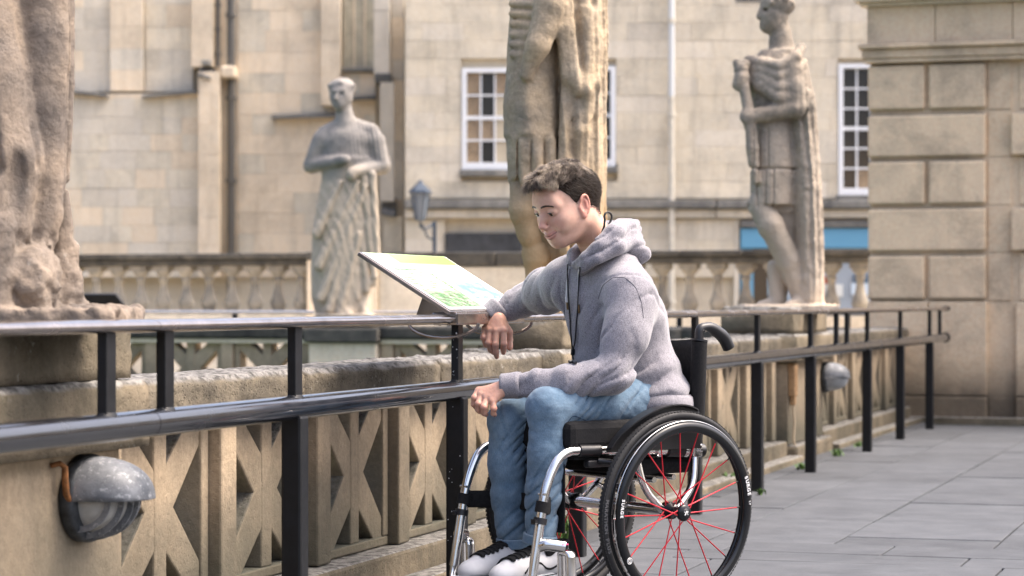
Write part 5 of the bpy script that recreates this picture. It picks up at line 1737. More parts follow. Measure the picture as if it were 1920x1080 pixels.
ribbed(WR + axR * .020, axR + Vector((0, 0, -.35)), .050, .0435, 'cuff')
# waistband: ribbed ellipse round the hips
b = MB(); V, F_ = [], []; n = 220
prof = [(-.026, 1.0), (-.024, 1.035), (0, 1.045), (.022, 1.03), (.030, .97)]
for (t, s_) in prof:
    for k in range(n):
        a = 2 * PI * k / n
        rr = 1 + (.004 if k % 2 else 0) + .010 * math.sin(a * 5 + 1) * (1 if t < .02 else .4)
        V.append((.209 * s_ * rr * math.cos(a), -.056 + .158 * s_ * rr * math.sin(a), .626 + t + .008 * math.sin(a * 3) - .010 * math.sin(a)))
for i in range(len(prof) - 1):
    for k in range(n):
        k2 = (k + 1) % n; F_.append([i * n + k, i * n + k2, (i + 1) * n + k2, (i + 1) * n + k])
b.add(V, F_, True).build('waistband', M['rib'], person)

# hood: thick folded roll round the neck and the bag behind
F = Field((-.17, -.16, .94), (.21, .22, 1.20), .0042)
front = L(1079, 498, .02)
loop = [front, L(1100, 486, -.045), L(1128, 462, -.080), L(1152, 440, -.085), L(1172, 430, -.045), L(1180, 428, .02), L(1168, 422, .09), L(1140, 432, .13), L(1105, 452, .135), L(1077, 478, .085), L(1072, 492, .045)]
rr = [.014, .022, .030, .034, .036, .036, .034, .032, .028, .022, .014]
F.chain(loop, rr, .012)
loop2 = [L(1092, 505, -.03), L(1122, 484, -.085), L(1155, 462, -.105), L(1180, 455, -.05), L(1188, 452, .03), L(1175, 447, .11)]
F.chain(loop2, [.012, .022, .030, .034, .034, .030], .006)
F.ell(L(1168, 462, -.02), (.085, .050, .040), .02).ell(L(1176, 478, .0), (.10, .045, .045), .03)
F.chain([L(1148, 424, -.06), L(1166, 414, -.03), L(1174, 416, .03), L(1160, 412, .08)], [.014, .018, .018, .014], .006)
def dHo(P):
    w1 = .03 * vnoise(P, 9, 2)
    return .0016 * fbm(P, 22, 4) + .007 * crease((P[:, 2] * 1.0 + P[:, 1] * .45 + P[:, 0] * .25 + w1) * 115, 3)
F.displace(dHo)
V, Q = F.mesh(); V = grad_smooth(V, Q, 1, .4)
hood = link('hood', fast_mesh('hood', V, Q), person, M['knit'])
bvh2 = BVHTree.FromPolygons([tuple(v) for v in V], [list(map(int, q)) for q in Q])
# tee at the throat
MB().tube([nb_ + Vector((0, .0, -.05)), nb_ + Vector((0, .008, -.01)), nb_ + Vector((0, .010, .004))], [.075, .068, .062], 32).build('tee_collar', M['tee'], person)

def drape(pxs, r, name, mat, parent, lift=.003, n=8):
    pts = []
    for i in range(len(pxs) - 1):
        for k in range(n):
            t = k / n; pts.append((pxs[i][0] * (1 - t) + pxs[i + 1][0] * t, pxs[i][1] * (1 - t) + pxs[i + 1][1] * t))
    pts.append(pxs[-1])
    out = []
    for q in pts:
        c = [h for h in (ray_px(bvh, q[0], q[1], lift), ray_px(bvh2, q[0], q[1], lift)) if h is not None]
        if c: out.append(min(c, key=lambda v: (v - (MWi @ CAMP)).length))
    for _ in range(3):
        out = [out[0]] + [(out[i - 1] + out[i] * 2 + out[i + 1]) / 4 for i in range(1, len(out) - 1)] + [out[-1]]
    return MB().tube(out, r, 8).build(name, mat, parent), out
M['cord_w'] = plain('white_drawcord', (.62, .62, .64), .8)
M['cord_b'] = plain('black_cord', (.010, .010, .011), .6)
M['brass'] = plain('aged_metal_tip', (.25, .18, .10), .35, .8)
drape([(1068, 505), (1065, 530), (1064, 556)], .0030, 'drawstring', M['cord_w'], person)
drape([(1087, 506), (1086, 530), (1086, 570)], .0030, 'drawstring', M['cord_w'], person)
drape([(1064, 556), (1065, 566)], .0050, 'cord_stop', M['cord_w'], person)
drape([(1065, 567), (1066, 580)], .0034, 'cord_tip', M['brass'], person)
drape([(1086, 571), (1087, 586)], .0034, 'cord_tip', M['brass'], person)
bvj = BVHTree.FromPolygons([tuple(v.co) for v in jeans.data.vertices], [list(q.vertices) for q in jeans.data.polygons])
def seam(pxs, bv_, mat, r=.0013, lift=.0004):
    out = []
    for i in range(len(pxs) - 1):
        for k in range(10):
            t = k / 10; h = ray_px(bv_, pxs[i][0] * (1 - t) + pxs[i + 1][0] * t, pxs[i][1] * (1 - t) + pxs[i + 1][1] * t, lift)
            if h is not None and (not out or (h - out[-1]).length < .05): out.append(h)
    for _ in range(6): out = [out[0]] + [(out[i - 1] + out[i] * 2 + out[i + 1]) / 4 for i in range(1, len(out) - 1)] + [out[-1]] if len(out) > 3 else out
    if len(out) > 3: MB().tube(out, r, 6).build('seam', mat, person)
M['seam_g'] = plain('dark_seam_thread', (.14, .135, .15), .9, 0, .1); M['seam_b'] = plain('pale_seam_thread', (.22, .29, .36), .9, 0, .1); M['seam_n'] = plain('navy_seam', (.035, .06, .10), .9, 0, .1)
seam([(1122, 560), (1130, 535), (1150, 520), (1172, 520), (1192, 538), (1203, 566), (1207, 600)], bvh, M['seam_g'])
seam([(1083, 520), (1095, 517), (1120, 500), (1150, 480)], bvh, M['seam_g'], .001)
seam([(1102, 790), (1075, 778), (1064, 792), (1058, 840), (1056, 900), (1046, 960)], bvj, M['seam_n'])
seam([(1060, 786), (1053, 840), (1051, 900), (1042, 960)], bvj, M['seam_b'], .0007)
seam([(985, 800), (982, 860), (984, 930), (985, 990)], bvj, M['seam_n'], .001)
lan = thing('lanyard', 'thin black neck cord with slider hanging down the front of the grey hoodie', 'lanyard', OW, ROTW)
drape([(1067, 495), (1067, 520), (1070, 575), (1075, 640), (1077, 656)], .0024, 'cord', M['cord_b'], lan, .006)
drape([(1090, 500), (1088, 520), (1086, 575), (1081, 640), (1078, 656)], .0024, 'cord', M['cord_b'], lan, .006)
drape([(1078, 655), (1077, 665)], .0062, 'slider', M['black_plastic'], lan, .006)
drape([(1077, 665), (1076, 682)], .0022, 'cord', M['cord_b'], lan, .006)
drape([(1067, 682), (1073, 681), (1080, 684)], .0050, 'clip', M['black_plastic'], lan, .006)
MB().tube([L(1128, 440, -.055), L(1133, 424, -.06)] + [L(1140 + 7 * math.cos(a), 407 + 9 * math.sin(a), -.06) for a in [math.radians(150 + 20 * k) for k in range(13)]] + [L(1143, 419, -.06), L(1137, 428, -.058), L(1131, 438, -.055)], .0034, 8).build('cord_loop', M['cord_b'], lan)

# ---------------------------------------------------------------- head (own frame), then hands, joined into one body
HS = 1.045
PITCH = math.radians(19); YAW = math.radians(-3)
Hc = L(1064, 386, .035)
Rh = Matrix.Rotation(YAW, 3, 'Z') @ Matrix.Rotation(-PITCH, 3, 'X')
def h2c(V):
    return (np.array(V) * HS) @ np.array(Rh).T + np.array(Hc)
def c2h(v):
    return Vector(np.array(Rh).T @ (np.array(v) - np.array(Hc)) / HS)
def H3(v): return Vector(h2c([tuple(v)])[0])
F = Field((-.095, -.135, -.235), (.095, .135, .135), .0021)
F.ell((0, -.012, .032), (.0745, .0985, .086), .02)
F.ell((0, .024, -.026), (.061, .066, .078), .03)
F.ell((0, .033, -.070), (.039, .045, .028), .03)
for s in (-1, 1):
    F.rc((s * .056, -.006, -.052), (s * .023, .062, -.089), .0135, .012, .028)      # jaw line
    F.ell((s * .037, .060, -.034), (.023, .021, .024), .022)                      # cheek
    F.rc((s * .012, .0865, .025), (s * .045, .070, .023), .0095, .009, .018)        # brow
    F.ell((s * .050, .030, -.022), (.018, .040, .026), .03)                        # cheekbone
F.ell((0, .076, .045), (.045, .020, .035), .03)                                   # forehead
F.ell((0, .0690, -.093), (.018, .014, .013), .02)                                  # chin
for s in (-1, 1):
    F.ell((s * .032, .104, .008), (.020, .016, .0125), .014, 'sub')               # socket
    F.ell((s * .0325, .0785, .008), (.0175, .0152, .0138), .005)                   # eyeball with lids
    sl = [(s * .0325 + t * .0145, .0780 + .0165 * math.sqrt(max(.05, 1 - (t * .82) ** 2)), .0040 + .0026 * t * t) for t in np.linspace(-1, 1, 9)]
    F.chain(sl, [.0010 + .0024 * (1 - abs(t) ** 1.5) for t in np.linspace(-1, 1, 9)], .001, op='sub')
# nose
F.chain([(0, .088, .012), (0, .098, -.008), (0, .1075, -.028)], [.0074, .0076, .0084], .014)
F.ell((0, .108, -.0310), (.0092, .0088, .0080), .008)
for s in (-1, 1):
    F.ell((s * .0115, .1005, -.0355), (.0072, .0095, .0068), .006)
    F.ell((s * .0060, .1035, -.0425), (.0034, .0045, .0030), .003, 'sub')
F.rc((0, .098, -.040), (0, .093, -.052), .004, .004, .008)
# mouth: smiling, lips parted slightly, laid on the surface found so far
def front(x, z):
    i = int(round((x - F.lo[0]) / F.h)); k = int(round((z - F.lo[2]) / F.h))
    c = F.D[i, :, k]; j = np.where(c < 0)[0]
    if not len(j): return .05
    j = j[-1]; t = c[j] / (c[j] - c[min(j + 1, len(c) - 1)])
    return float(F.lo[1] + (j + t) * F.h)
F.ell((0, .073, -.064), (.030, .018, .020), .018)
TT = np.linspace(-1, 1, 15)
def lipline(z0, half, dz, r, k, lift, op='add', taper=.6):
    pts = []
    for t in TT:
        x_, z_ = t * half, z0 + dz * t * t
        pts.append((x_, front(x_, z_) + lift, z_))
    F.chain(pts, [r * (1 - taper * abs(t) ** 1.5) for t in TT], k, op=op)
lipline(-.0592, .028, .0105, .0030, .004, .0002); lipline(-.0692, .025, .0110, .0038, .004, .0004)
lipline(-.0643, .031, .0112, .0026, .0012, .0012, 'sub', .35)
for s in (-1, 1):
    F.rc((s * .020, .096, -.040), (s * .040, .078, -.056), .003, .003, .014, op='sub')
    F.ell((s * .040, .066, -.046), (.014, .012, .012), .018)
# ears
for s in (-1, 1):
    tl = .22
    er = np.array([[1, 0, 0], [0, math.cos(tl), math.sin(tl)], [0, -math.sin(tl), math.cos(tl)]]).T
    F.ell((s * .0775, .000, -.004), (.0075, .0165, .029), .008, rot=er)
    F.ell((s * .0875, .003, .000), (.0095, .0105, .0195), .003, 'sub', rot=er)
    F.ell((s * .0785, .006, -.030), (.0055, .0085, .009), .006)
    hx_ = [(s * (.0835 + .0015 * math.sin(q)), -.001 + .0168 * math.cos(q + .25), .000 + .0285 * math.sin(q)) for q in [math.radians(35 + 15 * k) for k in range(15)]]
    F.chain(hx_, [.0032] * 15, .003)
    F.rc((s * .082, -.009, .010), (s * .0825, -.008, -.010), .0026, .0026, .004)
    F.ell((s * .0770, .0150, -.006), (.0048, .0045, .008), .004)
nbh = c2h(nb_ + Vector((0, 0, -.07))); nm = c2h(nb_ + Vector((0.0, .012, .03)))
F.chain([(0, -.030, -.030), tuple(nm), tuple(nbh)], [.056, .0525, .064], .028)
F.rc((-.045, -.03, -.04), tuple(nm + Vector((-.02, .03, -.05))), .013, .012, .03)
V, Q = F.mesh(); V = grad_smooth(V, Q, 1, .35)
def tone(V):
    """skin tones: red lips, ears, cheeks; dark mouth line; darker round eyes, below jaw"""
    base = np.tile(np.array([.71, .44, .33]), (len(V), 1))
    x, y, z = V[:, 0], V[:, 1], V[:, 2]
    def mixc(m, c):
        nonlocal base
        m = np.clip(m, 0, 1)[:, None]; base = base * (1 - m) + np.array(c) * m
    for s in (-1, 1):
        d = np.linalg.norm((V - np.array((s * .042, .065, -.030))) / np.array((.026, .03, .024)), axis=1)
        mixc(.55 * (1 - sm(d, .4, 1.2)), (.62, .26, .19))
    d = np.linalg.norm((V - np.array((0, .110, -.030))) / .018, axis=1); mixc(.5 * (1 - sm(d, .5, 1.3)), (.60, .25, .19))
    mixc(.50 * sm(np.abs(x), .0745, .081) * (y < .03) * (y > -.05), (.60, .20, .16))
    t = x / .030
    for z0, w in ((-.0590, .0050), (-.0705, .0058)):
        zz0 = z0 + .0105 * t * t
        mixc(.6 * (1 - sm(np.abs(t), .85, 1.05)) * (1 - sm(np.abs(z - zz0), w * .55, w * 1.15)) * (y > .068), (.52, .20, .17))
    mixc(.85 * (np.abs(x / .031) < .98) * (1 - sm(np.abs(z + .0643 - .0112 * (x / .031) ** 2), .0010, .0026)) * (y > .06), (.16, .045, .04))
    mixc(.45 * (1 - sm(z, -.10, -.075)) * (y > -.02) * (y < .095) * (z > -.13), (.50, .285, .205))
    for s in (-1, 1):
        d = np.linalg.norm((V - np.array((s * .031, .09, -.002))) / np.array((.018, .02, .009)), axis=1)
        mixc(.45 * (1 - sm(d, .5, 1.2)), (.42, .20, .15))
    return base
heads = [(h2c(V), Q, tone(V))]
hbv = BVHTree.FromPolygons([tuple(v) for v in V], [list(map(int, q)) for q in Q])

def hand(pts_palm, fingers, thumb, wrist, fore, rad=.0098, h=.0017):
    """palm polygon: list of points for knuckles; fingers: list of chains"""
    allp = [Vector(q) for c in fingers + [thumb] for q in c] + [wrist, fore]
    lo = Vector([min(q[i] for q in allp) - .035 for i in range(3)]); hi = Vector([max(q[i] for q in allp) + .035 for i in range(3)])
    F = Field(lo, hi, h)
    F.rc(fore, wrist, .0255, .0235, .01)
    for i, f in enumerate(fingers):
        mc = Vector(f[0])
        F.rc(wrist.lerp(mc, .12), mc, .0165, .0118, .013)
        if i: F.rc(wrist.lerp((mc + Vector(fingers[i - 1][0])) / 2, .25), (mc + Vector(fingers[i - 1][0])) / 2 * .9 + wrist * .1, .0150, .0108, .012)
    for i, f in enumerate(fingers):
        r = rad * (.88 if i == 0 else 1.0)
        f = [Vector(q) for q in f]
        rs = [r * 1.16, r * 1.04, r * .98, r * .80][:len(f)]
        F2 = F
        F2.chain(f, rs, .0025)
        F2.ell(f[0], (r * 1.22,) * 3, .006); F2.ell(f[1], (r * 1.10,) * 3, .003)
    t = [Vector(q) for q in thumb]
    F.rc(wrist.lerp(t[0], .3), t[0], .0175, .0145, .012)
    F.chain(t, [.0135, .0115, .0098][:len(t)], .004)
    F.displace(lambda P: .0004 * fbm(P, 120, 3))
    V, Q = F.mesh()
    c = np.tile(np.array([.60, .34, .25]), (len(V), 1))
    for f in fingers:
        for q in f[:2] + [f[-1]]:
            d = np.linalg.norm(V - np.array(q), axis=1) / .014
            m = (.5 * (1 - sm(d, .4, 1.1)))[:, None]; c = c * (1 - m) + np.array((.56, .235, .18)) * m
    return V, Q, c

# hanging right hand
wR = WR + axR * .018 + Vector((0, 0, -.022))
def P3(px, py, Z): return LW(px, py, Z)
ZR = 7.775
fR = [[P3(910, 616, ZR + .015), P3(906, 633, ZR + .0), P3(911, 647, ZR + .018), P3(917, 650, ZR + .032)],
      [P3(919, 620, ZR + .002), P3(916, 643, ZR - .012), P3(920, 656, ZR + .004), P3(925, 661, ZR + .018)],
      [P3(931, 621, ZR - .006), P3(929, 646, ZR - .020), P3(930, 660, ZR - .010), P3(931, 669, ZR + .0)],
      [P3(944, 620, ZR - .004), P3(945, 645, ZR - .014), P3(944, 656, ZR + .0), P3(944, 661, ZR + .008)]]
tR = [P3(953, 622, ZR + .025), P3(955, 638, ZR + .030), P3(956, 652, ZR + .022)]
hr = hand(None, fR, tR, P3(934, 597, ZR + .022), wR)
# left hand over the far knee
wl = WL + axL * .045
fL = [[L(924, 752, .030), L(926, 766, .020), L(925, 775, .028), L(928, 778, .04)],
      [L(913, 747, .050), L(907, 763, .040), L(908, 774, .048), L(911, 777, .06)],
      [L(903, 741, .070), L(897, 757, .062), L(897, 768, .070), L(900, 772, .08)],
      [L(898, 733, .090), L(890, 746, .084), L(889, 758, .090), L(893, 764, .10)]]
tL = [L(925, 735, .100), L(908, 745, .115), L(900, 757, .112)]
hlft = hand(None, fL, tL, L(948, 726, .022), WL - axL * .03)
# coarse clothed body so that the figure is one continuous surface
F = Field((-.30, -.22, .14), (.42, .55, 1.14), .010)
F.column([(.60, 0, -.05, .14, .10), (.80, 0, -.01, .14, .10), (.96, .014, .04, .15, .09), (1.04, .02, .05, .10, .06)], .03)
F.chain([hipL, kL, aL, aL + Vector((0, 0, -.04))], [.07, .045, .032, .03], .02).chain([hipR, kR, aR, aR + Vector((0, 0, -.04))], [.07, .045, .032, .03], .02)
F.chain([nb_ + Vector((0, 0, -.06)), SL, EL, WL], [.05, .045, .038, .024], .02).chain([nb_ + Vector((0, 0, -.06)), SR, ER, WR], [.05, .045, .038, .024], .02)
Vb, Qb = F.mesh()
parts_ = heads + [hr, hlft, (Vb, Qb, np.tile(np.array([.56, .31, .22]), (len(Vb), 1)))]
Vs, Qs, Cs, off = [], [], [], 0
for (v, q, c) in parts_:
    Vs.append(v); Qs.append(q + off); Cs.append(c); off += len(v)
Vs = np.concatenate(Vs); Qs = np.concatenate(Qs); Cs = np.concatenate(Cs)
bm_ = fast_mesh('body', Vs, Qs)
ca = bm_.color_attributes.new('tone', 'FLOAT_COLOR', 'POINT')
ca.data.foreach_set('color', np.concatenate([Cs, np.ones((len(Cs), 1))], 1).astype(np.float32).ravel())
body = link('body', bm_, person, M['skin'])

# eyes: white, iris, lid rims and lashes
ew = plain('eye_white', (.42, .38, .36), .15); ei = plain('iris', (.045, .03, .02), .1); la = plain('lash', (.02, .013, .010), .7)
for s in (-1, 1):
    e = MB().lathe([(.0128 * math.cos(a), .0128 * math.sin(a)) for a in [-PI / 2 + PI * k / 12 for k in range(13)]], 20)
    c = H3((s * .0325, .0802, .0060))
    eye = e.build('eye', ew, person, loc=c)
    eye.scale = (HS,) * 3
    d = (Rh @ Vector((s * .05 - .1, 1, -.50))).normalized()
    MB().lathe([(0, .01305), (.0028, .0130), (.0062, .0123), (.0066, .0115)], 16, Matrix.Rotation(0, 4, 'Z')).build('iris', ei, eye, rot=d.to_track_quat('Z', 'Y').to_euler())
    pl = [H3((s * .0325 + t * .0152, .0780 + .0170 * math.sqrt(max(.05, 1 - (t * .82) ** 2)), .0062 + .0002 * t * t - .0008)) for t in np.linspace(-1, 1, 11)]
    MB().tube(pl, [.0004 + .0007 * (1 - abs(-1 + 2 * k / 10)) for k in range(11)], 6).build('eyelashes', la, person)

# ---- hair
def hair_mat():
    m, nt, p = nodes_of('brown_hair_with_ash_tips'); T = NT(nt)
    a = T.n('ShaderNodeVertexColor'); a.layer_name = 'tone'
    T.l(a.outputs[0], p.inputs['Base Color']); p.inputs['Roughness'].default_value = .42; p.inputs['Specular IOR Level'].default_value = .55
    return m
M['hair'] = hair_mat()
rs = np.random.RandomState(3)
def hair_mesh(name, roots, dirs, lens, r0, cols, curl=.004, segs=6, nrm=None, grav=.0, parent=person):
    """tapering three-sided strands"""
    n = len(roots); t = np.linspace(0, 1, segs + 1)
    P = np.zeros((n, segs + 1, 3)); d = dirs / np.linalg.norm(dirs, axis=1, keepdims=True)
    p = roots.copy(); P[:, 0] = p
    ph = rs.rand(n) * 6.28; side = np.cross(d, np.array((0, 0, 1.0))); side /= np.maximum(np.linalg.norm(side, axis=1, keepdims=True), 1e-6)
    for i in range(segs):
        d2 = d + np.array((0, 0, -1.0)) * (grav * (i + 1) / segs)[:, None] if isinstance(grav, np.ndarray) else d + np.array((0, 0, -1.0)) * grav * (i + 1) / segs
        d2 /= np.linalg.norm(d2, axis=1, keepdims=True)
        p = p + d2 * (lens / segs)[:, None] + side * (curl * np.cos(ph + 3.2 * i / segs * 1.6))[:, None] * .5
        P[:, i + 1] = p; d = d2
    Vv = np.zeros((n, segs + 1, 3, 3))
    tan = np.gradient(P, axis=1); tan /= np.maximum(np.linalg.norm(tan, axis=2, keepdims=True), 1e-9)
    u = np.cross(tan, np.array((.3, .2, 1.0))); u /= np.maximum(np.linalg.norm(u, axis=2, keepdims=True), 1e-9); w = np.cross(tan, u)
    rad = r0 * (1 - .85 * t ** 2)
    for k in range(3):
        a = 2 * PI * k / 3
        Vv[:, :, k] = P + (u * math.cos(a) + w * math.sin(a)) * rad[None, :, None]
    V = h2c(Vv.reshape(-1, 3))
    base = (np.arange(n) * (segs + 1) * 3)[:, None, None]
    i = (np.arange(segs) * 3)[None, :, None]; k = np.arange(3)[None, None, :]; k2 = (k + 1) % 3
    q = np.stack([base + i + k, base + i + k2, base + i + 3 + k2, base + i + 3 + k], -1).reshape(-1, 4)
    me = fast_mesh(name, V, q, True)
    c = cols[:, None, None, :] * np.ones((1, segs + 1, 3, 1))
    tip = (t ** 1.3)[None, :, None, None]
    c = np.concatenate([c.reshape(-1, 3), np.ones((c.size // 3, 1))], 1)
    ca = me.color_attributes.new('tone', 'FLOAT_COLOR', 'POINT'); ca.data.foreach_set('color', c.astype(np.float32).ravel())
    return link(name, me, parent, M['hair'])
SK = np.array((.0745, .0985, .086)); SC0 = np.array((0, -.012, .032))
def scalp(n):
    v = rs.normal(size=(n, 3)); v /= np.linalg.norm(v, axis=1, keepdims=True); return v
def hairline(v):
    """1 inside the haired area; v unit direction on the skull ellipsoid"""
    p = SC0 + v * SK; x, y, z = p.T
    ax = np.abs(x)
    front = z > .066 + (y - .060) * .55 - .006 * (ax > .04)             # forehead edge
    front |= y < .052
    side = np.where(y > .030, z > .060 - .2 * ax, True)
    burn = np.where((y <= .034) & (y > .004), z > (.046 - (.034 - y) * 2.4), True)
    back = np.where(y <= .004, z > -.004 - (-.0 - y) * .62, True)
    ok = front & side & burn & back & (z > -.075)
    return ok, p
# solid undercoat so that no scalp shows
F = Field((-.10, -.135, -.09), (.10, .115, .16), .0026)
F.ell(SC0 + np.array((0, -.001, .001)), SK + .0035, .0)
F.ell((0, .010, .101), (.054, .066, .027), .03)
F.rc((0, -.031, -.030), (0, -.040, -.10), .0575, .0560, .02)
F.ell((-.004, .066, .090), (.050, .030, .024), .02)
F.ell((-.012, .084, .090), (.040, .020, .017), .015)
ax_g = [F.lo[i] + F.h * np.arange(F.n[i]) for i in range(3)]
G = np.stack(np.meshgrid(*ax_g, indexing='ij'), -1)
x, y, z = G[..., 0], G[..., 1], G[..., 2]
zl = np.where(y > .052, .073 + (y - .060) * .4, np.where(y > .034, .068 - (.052 - y) * 1.5, np.where(y > .012, .046 - (.034 - y) * 2.7, -.014 - (.012 - y) * .30 - .35 * np.maximum(0, -y))))
zl = np.maximum(zl, -.070 - .12 * y * (y < 0) * 0)
F.D = np.maximum(F.D, ((zl - z) * .7).astype(np.float32))
F.displace(lambda P: .0022 * fbm(P, 55, 3) * sm(P[:, 2], .05, .08))
V, Q = F.mesh(); me = fast_mesh('hair_base', h2c(V), Q)
ca = me.color_attributes.new('tone', 'FLOAT_COLOR', 'POINT')
ca.data.foreach_set('color', np.tile(np.array((.030, .020, .014, 1)), (len(V), 1)).astype(np.float32).ravel())
link('hair_base', me, person, plain('hair_undercoat', (.022, .015, .011), .95, 0, .1))
# long swept top in wavy locks, combed over the undercoat
Vc = V; ec = V[Q[:, 2]] - V[Q[:, 0]]; ed = V[Q[:, 3]] - V[Q[:, 1]]
fn = np.cross(ec, ed); fn /= np.maximum(np.linalg.norm(fn, axis=1, keepdims=True), 1e-12); fc = V[Q].mean(1)
if (fn * (fc - SC0)).sum(1).mean() < 0: fn = -fn
fc_all, fn_all = fc, fn
sel = (fc[:, 2] > .055) & (fn[:, 2] > -.35) & (fc[:, 1] > -.088)
sel &= ~((fc[:, 1] < .05) & (fc[:, 2] < .082) & (np.abs(fc[:, 0]) > .05))
rest = ~sel & (fn[:, 2] > -.8) & (np.abs(fc[:, 0]) < .0765 + .02 * (fc[:, 2] > .035))
fs_, fns = fc[rest], fn[rest]
n = 9000; pick = rs.randint(0, len(fs_), n); ps = fs_[pick]; ns_ = fns[pick]
dr = ns_ * .30 + np.array((0, -.6, -.7)) + rs.normal(size=(n, 3)) * .12
o_ = hair_mesh('short_hair', ps, dr, .006 + .008 * sm(ps[:, 2], -.01, .07) + rs.rand(n) * .004, .00040, np.array((.058, .041, .029)) * (.6 + .9 * rs.rand(n, 1)), .0008, 3)
o_['kind'] = 'stuff'
fc, fn = fc[sel], fn[sel]
n = 11000
pick = rs.randint(0, len(fc), n); pt = fc[pick] + rs.normal(size=(n, 3)) * .0008; nt_ = fn[pick]
ss = np.stack([pt[:, 0] * 62 + pt[:, 1] * 26, pt[:, 1] * 40 - pt[:, 0] * 20], 1) + 40
cell = np.floor(ss + .35 * rs.rand(n, 1)).astype(int); lock = (cell[:, 0] * 131 + cell[:, 1] * 71) % 997
lr = np.random.RandomState(1).rand(997, 8)
q = lr[lock]
fw_ = sm(pt[:, 1], -.02, .07); bk = 1 - sm(pt[:, 1], -.080, -.035)
comb = np.stack([-.55 + .9 * (q[:, 0] - .5), .80 - 1.9 * bk + .5 * (q[:, 1] - .5), .15 * np.ones(n) - .6 * bk], 1)
comb -= nt_ * (comb * nt_).sum(1, keepdims=True); comb /= np.linalg.norm(comb, axis=1, keepdims=True)
dr = comb + nt_ * (.30 + .45 * q[:, 2] * (1 - bk * .6) + .18 * fw_)[:, None] + rs.normal(size=(n, 3)) * .045
Ln = (.016 + .014 * fw_ + .010 * q[:, 3]) * (.75 + .4 * rs.rand(n)) * (1 - .45 * bk)
gr = .10 + .50 * q[:, 4] - .10 * fw_
bl = q[:, 5] * .8 + rs.rand(n) * .40 + .10 * fw_ - .28 * sm(np.abs(pt[:, 0]), .045, .07)
cols = np.where((bl > .68)[:, None], np.array((.36, .295, .225)) * (.5 + .9 * rs.rand(n, 1)), np.array((.075, .053, .038)) * (.55 + 1.0 * rs.rand(n, 1)))
lg = hair_mesh('swept_hair', pt, dr, Ln, .00050, cols, .0026, 8, grav=gr)
lg['kind'] = 'stuff'
# eyebrows
for s in (-1, 1):
    n = 300; t = rs.rand(n)
    root = np.stack([s * (.010 + .036 * t), .0965 - .022 * t ** 1.8, .0262 + .0060 * np.sin(t * 2.4) - .004 * t + (rs.rand(n) - .5) * .0058 * (1 - .6 * t)], 1)
    for k_ in range(n):
        h_ = hbv.ray_cast(Vector((root[k_, 0], .2, root[k_, 2] - .001)), Vector((0, -1, 0)))
        if h_[0] is not None: root[k_] = h_[0]
    dr = np.stack([np.full(n, s * 1.0), np.full(n, -.30), .40 - .9 * t], 1) + rs.normal(size=(n, 3)) * .12
    eb = hair_mesh('eyebrow', root, dr, np.full(n, .0085), .00038, np.tile((.045, .030, .021), (n, 1)), .0003, 3)
    eb['kind'] = 'stuff'

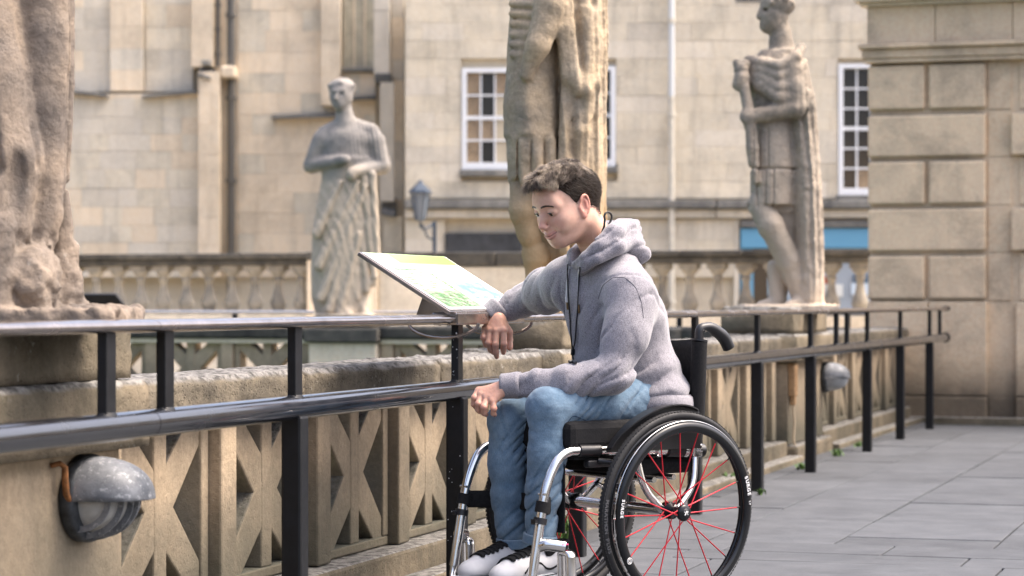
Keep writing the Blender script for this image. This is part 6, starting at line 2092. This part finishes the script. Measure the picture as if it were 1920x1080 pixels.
# ---- shoes
M['canvas_b'] = plain('black_suede', (.012, .012, .013), .85, 0, .2, .3, 200, .4)
M['leather_w'] = plain('white_leather', (.55, .55, .56), .5, 0, .4, .06, 40)
M['grey_w'] = plain('pale_grey_suede', (.48, .47, .48), .8)
def shoe(name_, heel, toe, s):
    """local frame: y heel to toe, z up"""
    heel, toe = Vector(heel), Vector(toe)
    yv = (toe - heel).normalized(); xv = yv.cross(Vector((0, 0, 1))).normalized(); zv = xv.cross(yv)
    Mx = Matrix((xv, yv, zv)).transposed().to_4x4(); Mx.translation = heel
    Ln = (toe - heel).length
    e = bpy.data.objects.new('shoe', None); COL.objects.link(e); e.parent = person; e.matrix_local = Mx
    F = Field((-.07, -.03, -.01), (.07, Ln + .03, .15), .0027)
    F.column([(.022, 0, .038, .034, .040), (.06, 0, .034, .031, .038), (.105, 0, .028, .033, .040)], .01)
    F.chain([(0, .05, .052), (0, .12, .050), (0, .19, .040), (0, Ln - .035, .034)], [.036, .037, .036, .030], .03)
    F.ell((0, Ln - .045, .032), (.043, .044, .028), .02)
    F.rc((0, .095, .088), (0, .175, .060), .020, .016, .02)
    G = np.stack(np.meshgrid(*[F.lo[i] + F.h * np.arange(F.n[i]) for i in range(3)], indexing='ij'), -1)
    F.D = np.maximum(F.D, (.022 - G[..., 2]).astype(np.float32))
    V, Q = F.mesh()
    link('upper', fast_mesh('upper', V, Q), e, M['leather_w'])
    bv = BVHTree.FromPolygons([tuple(v) for v in V], [list(map(int, q)) for q in Q])
    # sole
    pr = []
    for k in range(40):
        a = 2 * PI * k / 40
        yy = Ln / 2 + (Ln / 2 + .006) * math.sin(a); w = (.040 + .006 * math.sin(a)) * abs(math.cos(a)) ** .55 * (1 if math.cos(a) >= 0 else -1)
        pr.append((w, yy))
    b = MB(); VV = []; FF = []
    lv = [(0, .97), (.003, 1.0), (.020, 1.0), (.024, .97)]
    for (z_, sc) in lv:
        for (x_, y_) in pr: VV.append((x_ * sc, Ln / 2 + (y_ - Ln / 2) * sc, z_))
    for i in range(3):
        for k in range(40):
            k2 = (k + 1) % 40; FF.append([i * 40 + k, i * 40 + k2, (i + 1) * 40 + k2, (i + 1) * 40 + k])
    FF.append(list(range(40))[::-1]); FF.append([120 + k for k in range(40)])
    b.add(VV, FF, False).build('sole', M['leather_w'], e)
    MB().tube([(x_ * 1.012, Ln / 2 + (y_ - Ln / 2) * 1.006, .0185) for (x_, y_) in pr], .0013, 6, closed=True).build('foxing_stripe', M['canvas_b'], e)
    def proj(x_, y_, lift=.0012):
        h = bv.ray_cast(Vector((x_, y_, .3)), Vector((0, 0, -1)))
        return h[0] + h[1] * lift if h[0] is not None else Vector((x_, y_, .05))
    def patch(rows, name, mat, lift=.0016):
        """grid laid over the upper"""
        VV = []; FF = []; m_ = len(rows[0])
        for rw in rows:
            for q in rw: VV.append(proj(q[0], q[1], lift))
        for i in range(len(rows) - 1):
            for k in range(m_ - 1):
                FF.append([i * m_ + k, i * m_ + k + 1, (i + 1) * m_ + k + 1, (i + 1) * m_ + k])
        b = MB().add(VV, FF, True); o = b.build(name, mat, e)
        md = o.modifiers.new('t', 'SOLIDIFY'); md.thickness = .0015; md.offset = 1
        return o
    patch([[(-.021 + .042 * i / 6, .060 + .155 * j / 10) for i in range(7)] for j in range(11)], 'tongue', M['canvas_b'], .0022)
    patch([[(-.033 + .066 * i / 8, .018 + .075 * j / 8) for i in range(9)] for j in range(9)], 'ankle_panel', M['canvas_b'], .0026)
    for k in range(7):
        y0 = .095 + k * .0185
        for sgn in (-1, 1):
            pts = [proj(-sgn * .025 + sgn * .050 * t, y0 + .010 * t * (1 if sgn > 0 else 0.4), .0050) for t in (0, .25, .5, .75, 1)]
            MB().tube(pts, .0027, 6, flat=(1.4, .8)).build('lace', M['canvas_b'], e)
    MB().tube([(0, .100, .080), (0, .078, .108), (0, .066, .140)], [.027, .028, .026], 16, flat=(1.0, .45)).build('tongue_top', M['canvas_b'], e)
    # heel collar, dark
    MB().tube([(.034 * math.cos(a), .028 + .041 * math.sin(a), .108 - .012 * max(0, math.sin(a))) for a in [2 * PI * k / 24 for k in range(24)]], .0062, 10, closed=True).build('collar', M['canvas_b'], e)
    F = Field((-.06, -.03, .04), (.06, .11, .15), .003)
    F.column([(.05, 0, .032, .034, .041), (.112, 0, .027, .0355, .0425)], .01)
    V2, Q2 = F.mesh(); link('heel_panel', fast_mesh('heel_panel', V2, Q2), e, M['canvas_b'])
    # side stripe
    for sd in (-1, 1):
        pts = []
        for (yy, zz__) in ((.045, .050), (.075, .036), (.100, .040), (.125, .062), (.15, .062), (.185, .036)):
            h = bv.ray_cast(Vector((sd * .2, yy, zz__)), Vector((-sd, 0, 0)))
            if h[0] is not None: pts.append(h[0] + h[1] * .001)
        MB().tube(fillet(pts, .02, 4), .0032, 6).build('side_stripe', M['canvas_b'], e)
    return e
hLs, tLs = Vector((aL.x, .300, .112)), Vector((-.090, .572, .098))
hRs, tRs = Vector((aR.x, .300, .112)), Vector((.055, .578, .098))
shoe('l', hLs, tLs, -1); shoe('r', hRs, tRs, 1)
for a_ in (aL, aR):
    MB().tube([a_ + Vector((0, 0, .0)), Vector((a_.x, a_.y - .015, .200))], [.036, .036], 20).build('sock', M['canvas_b'], person)
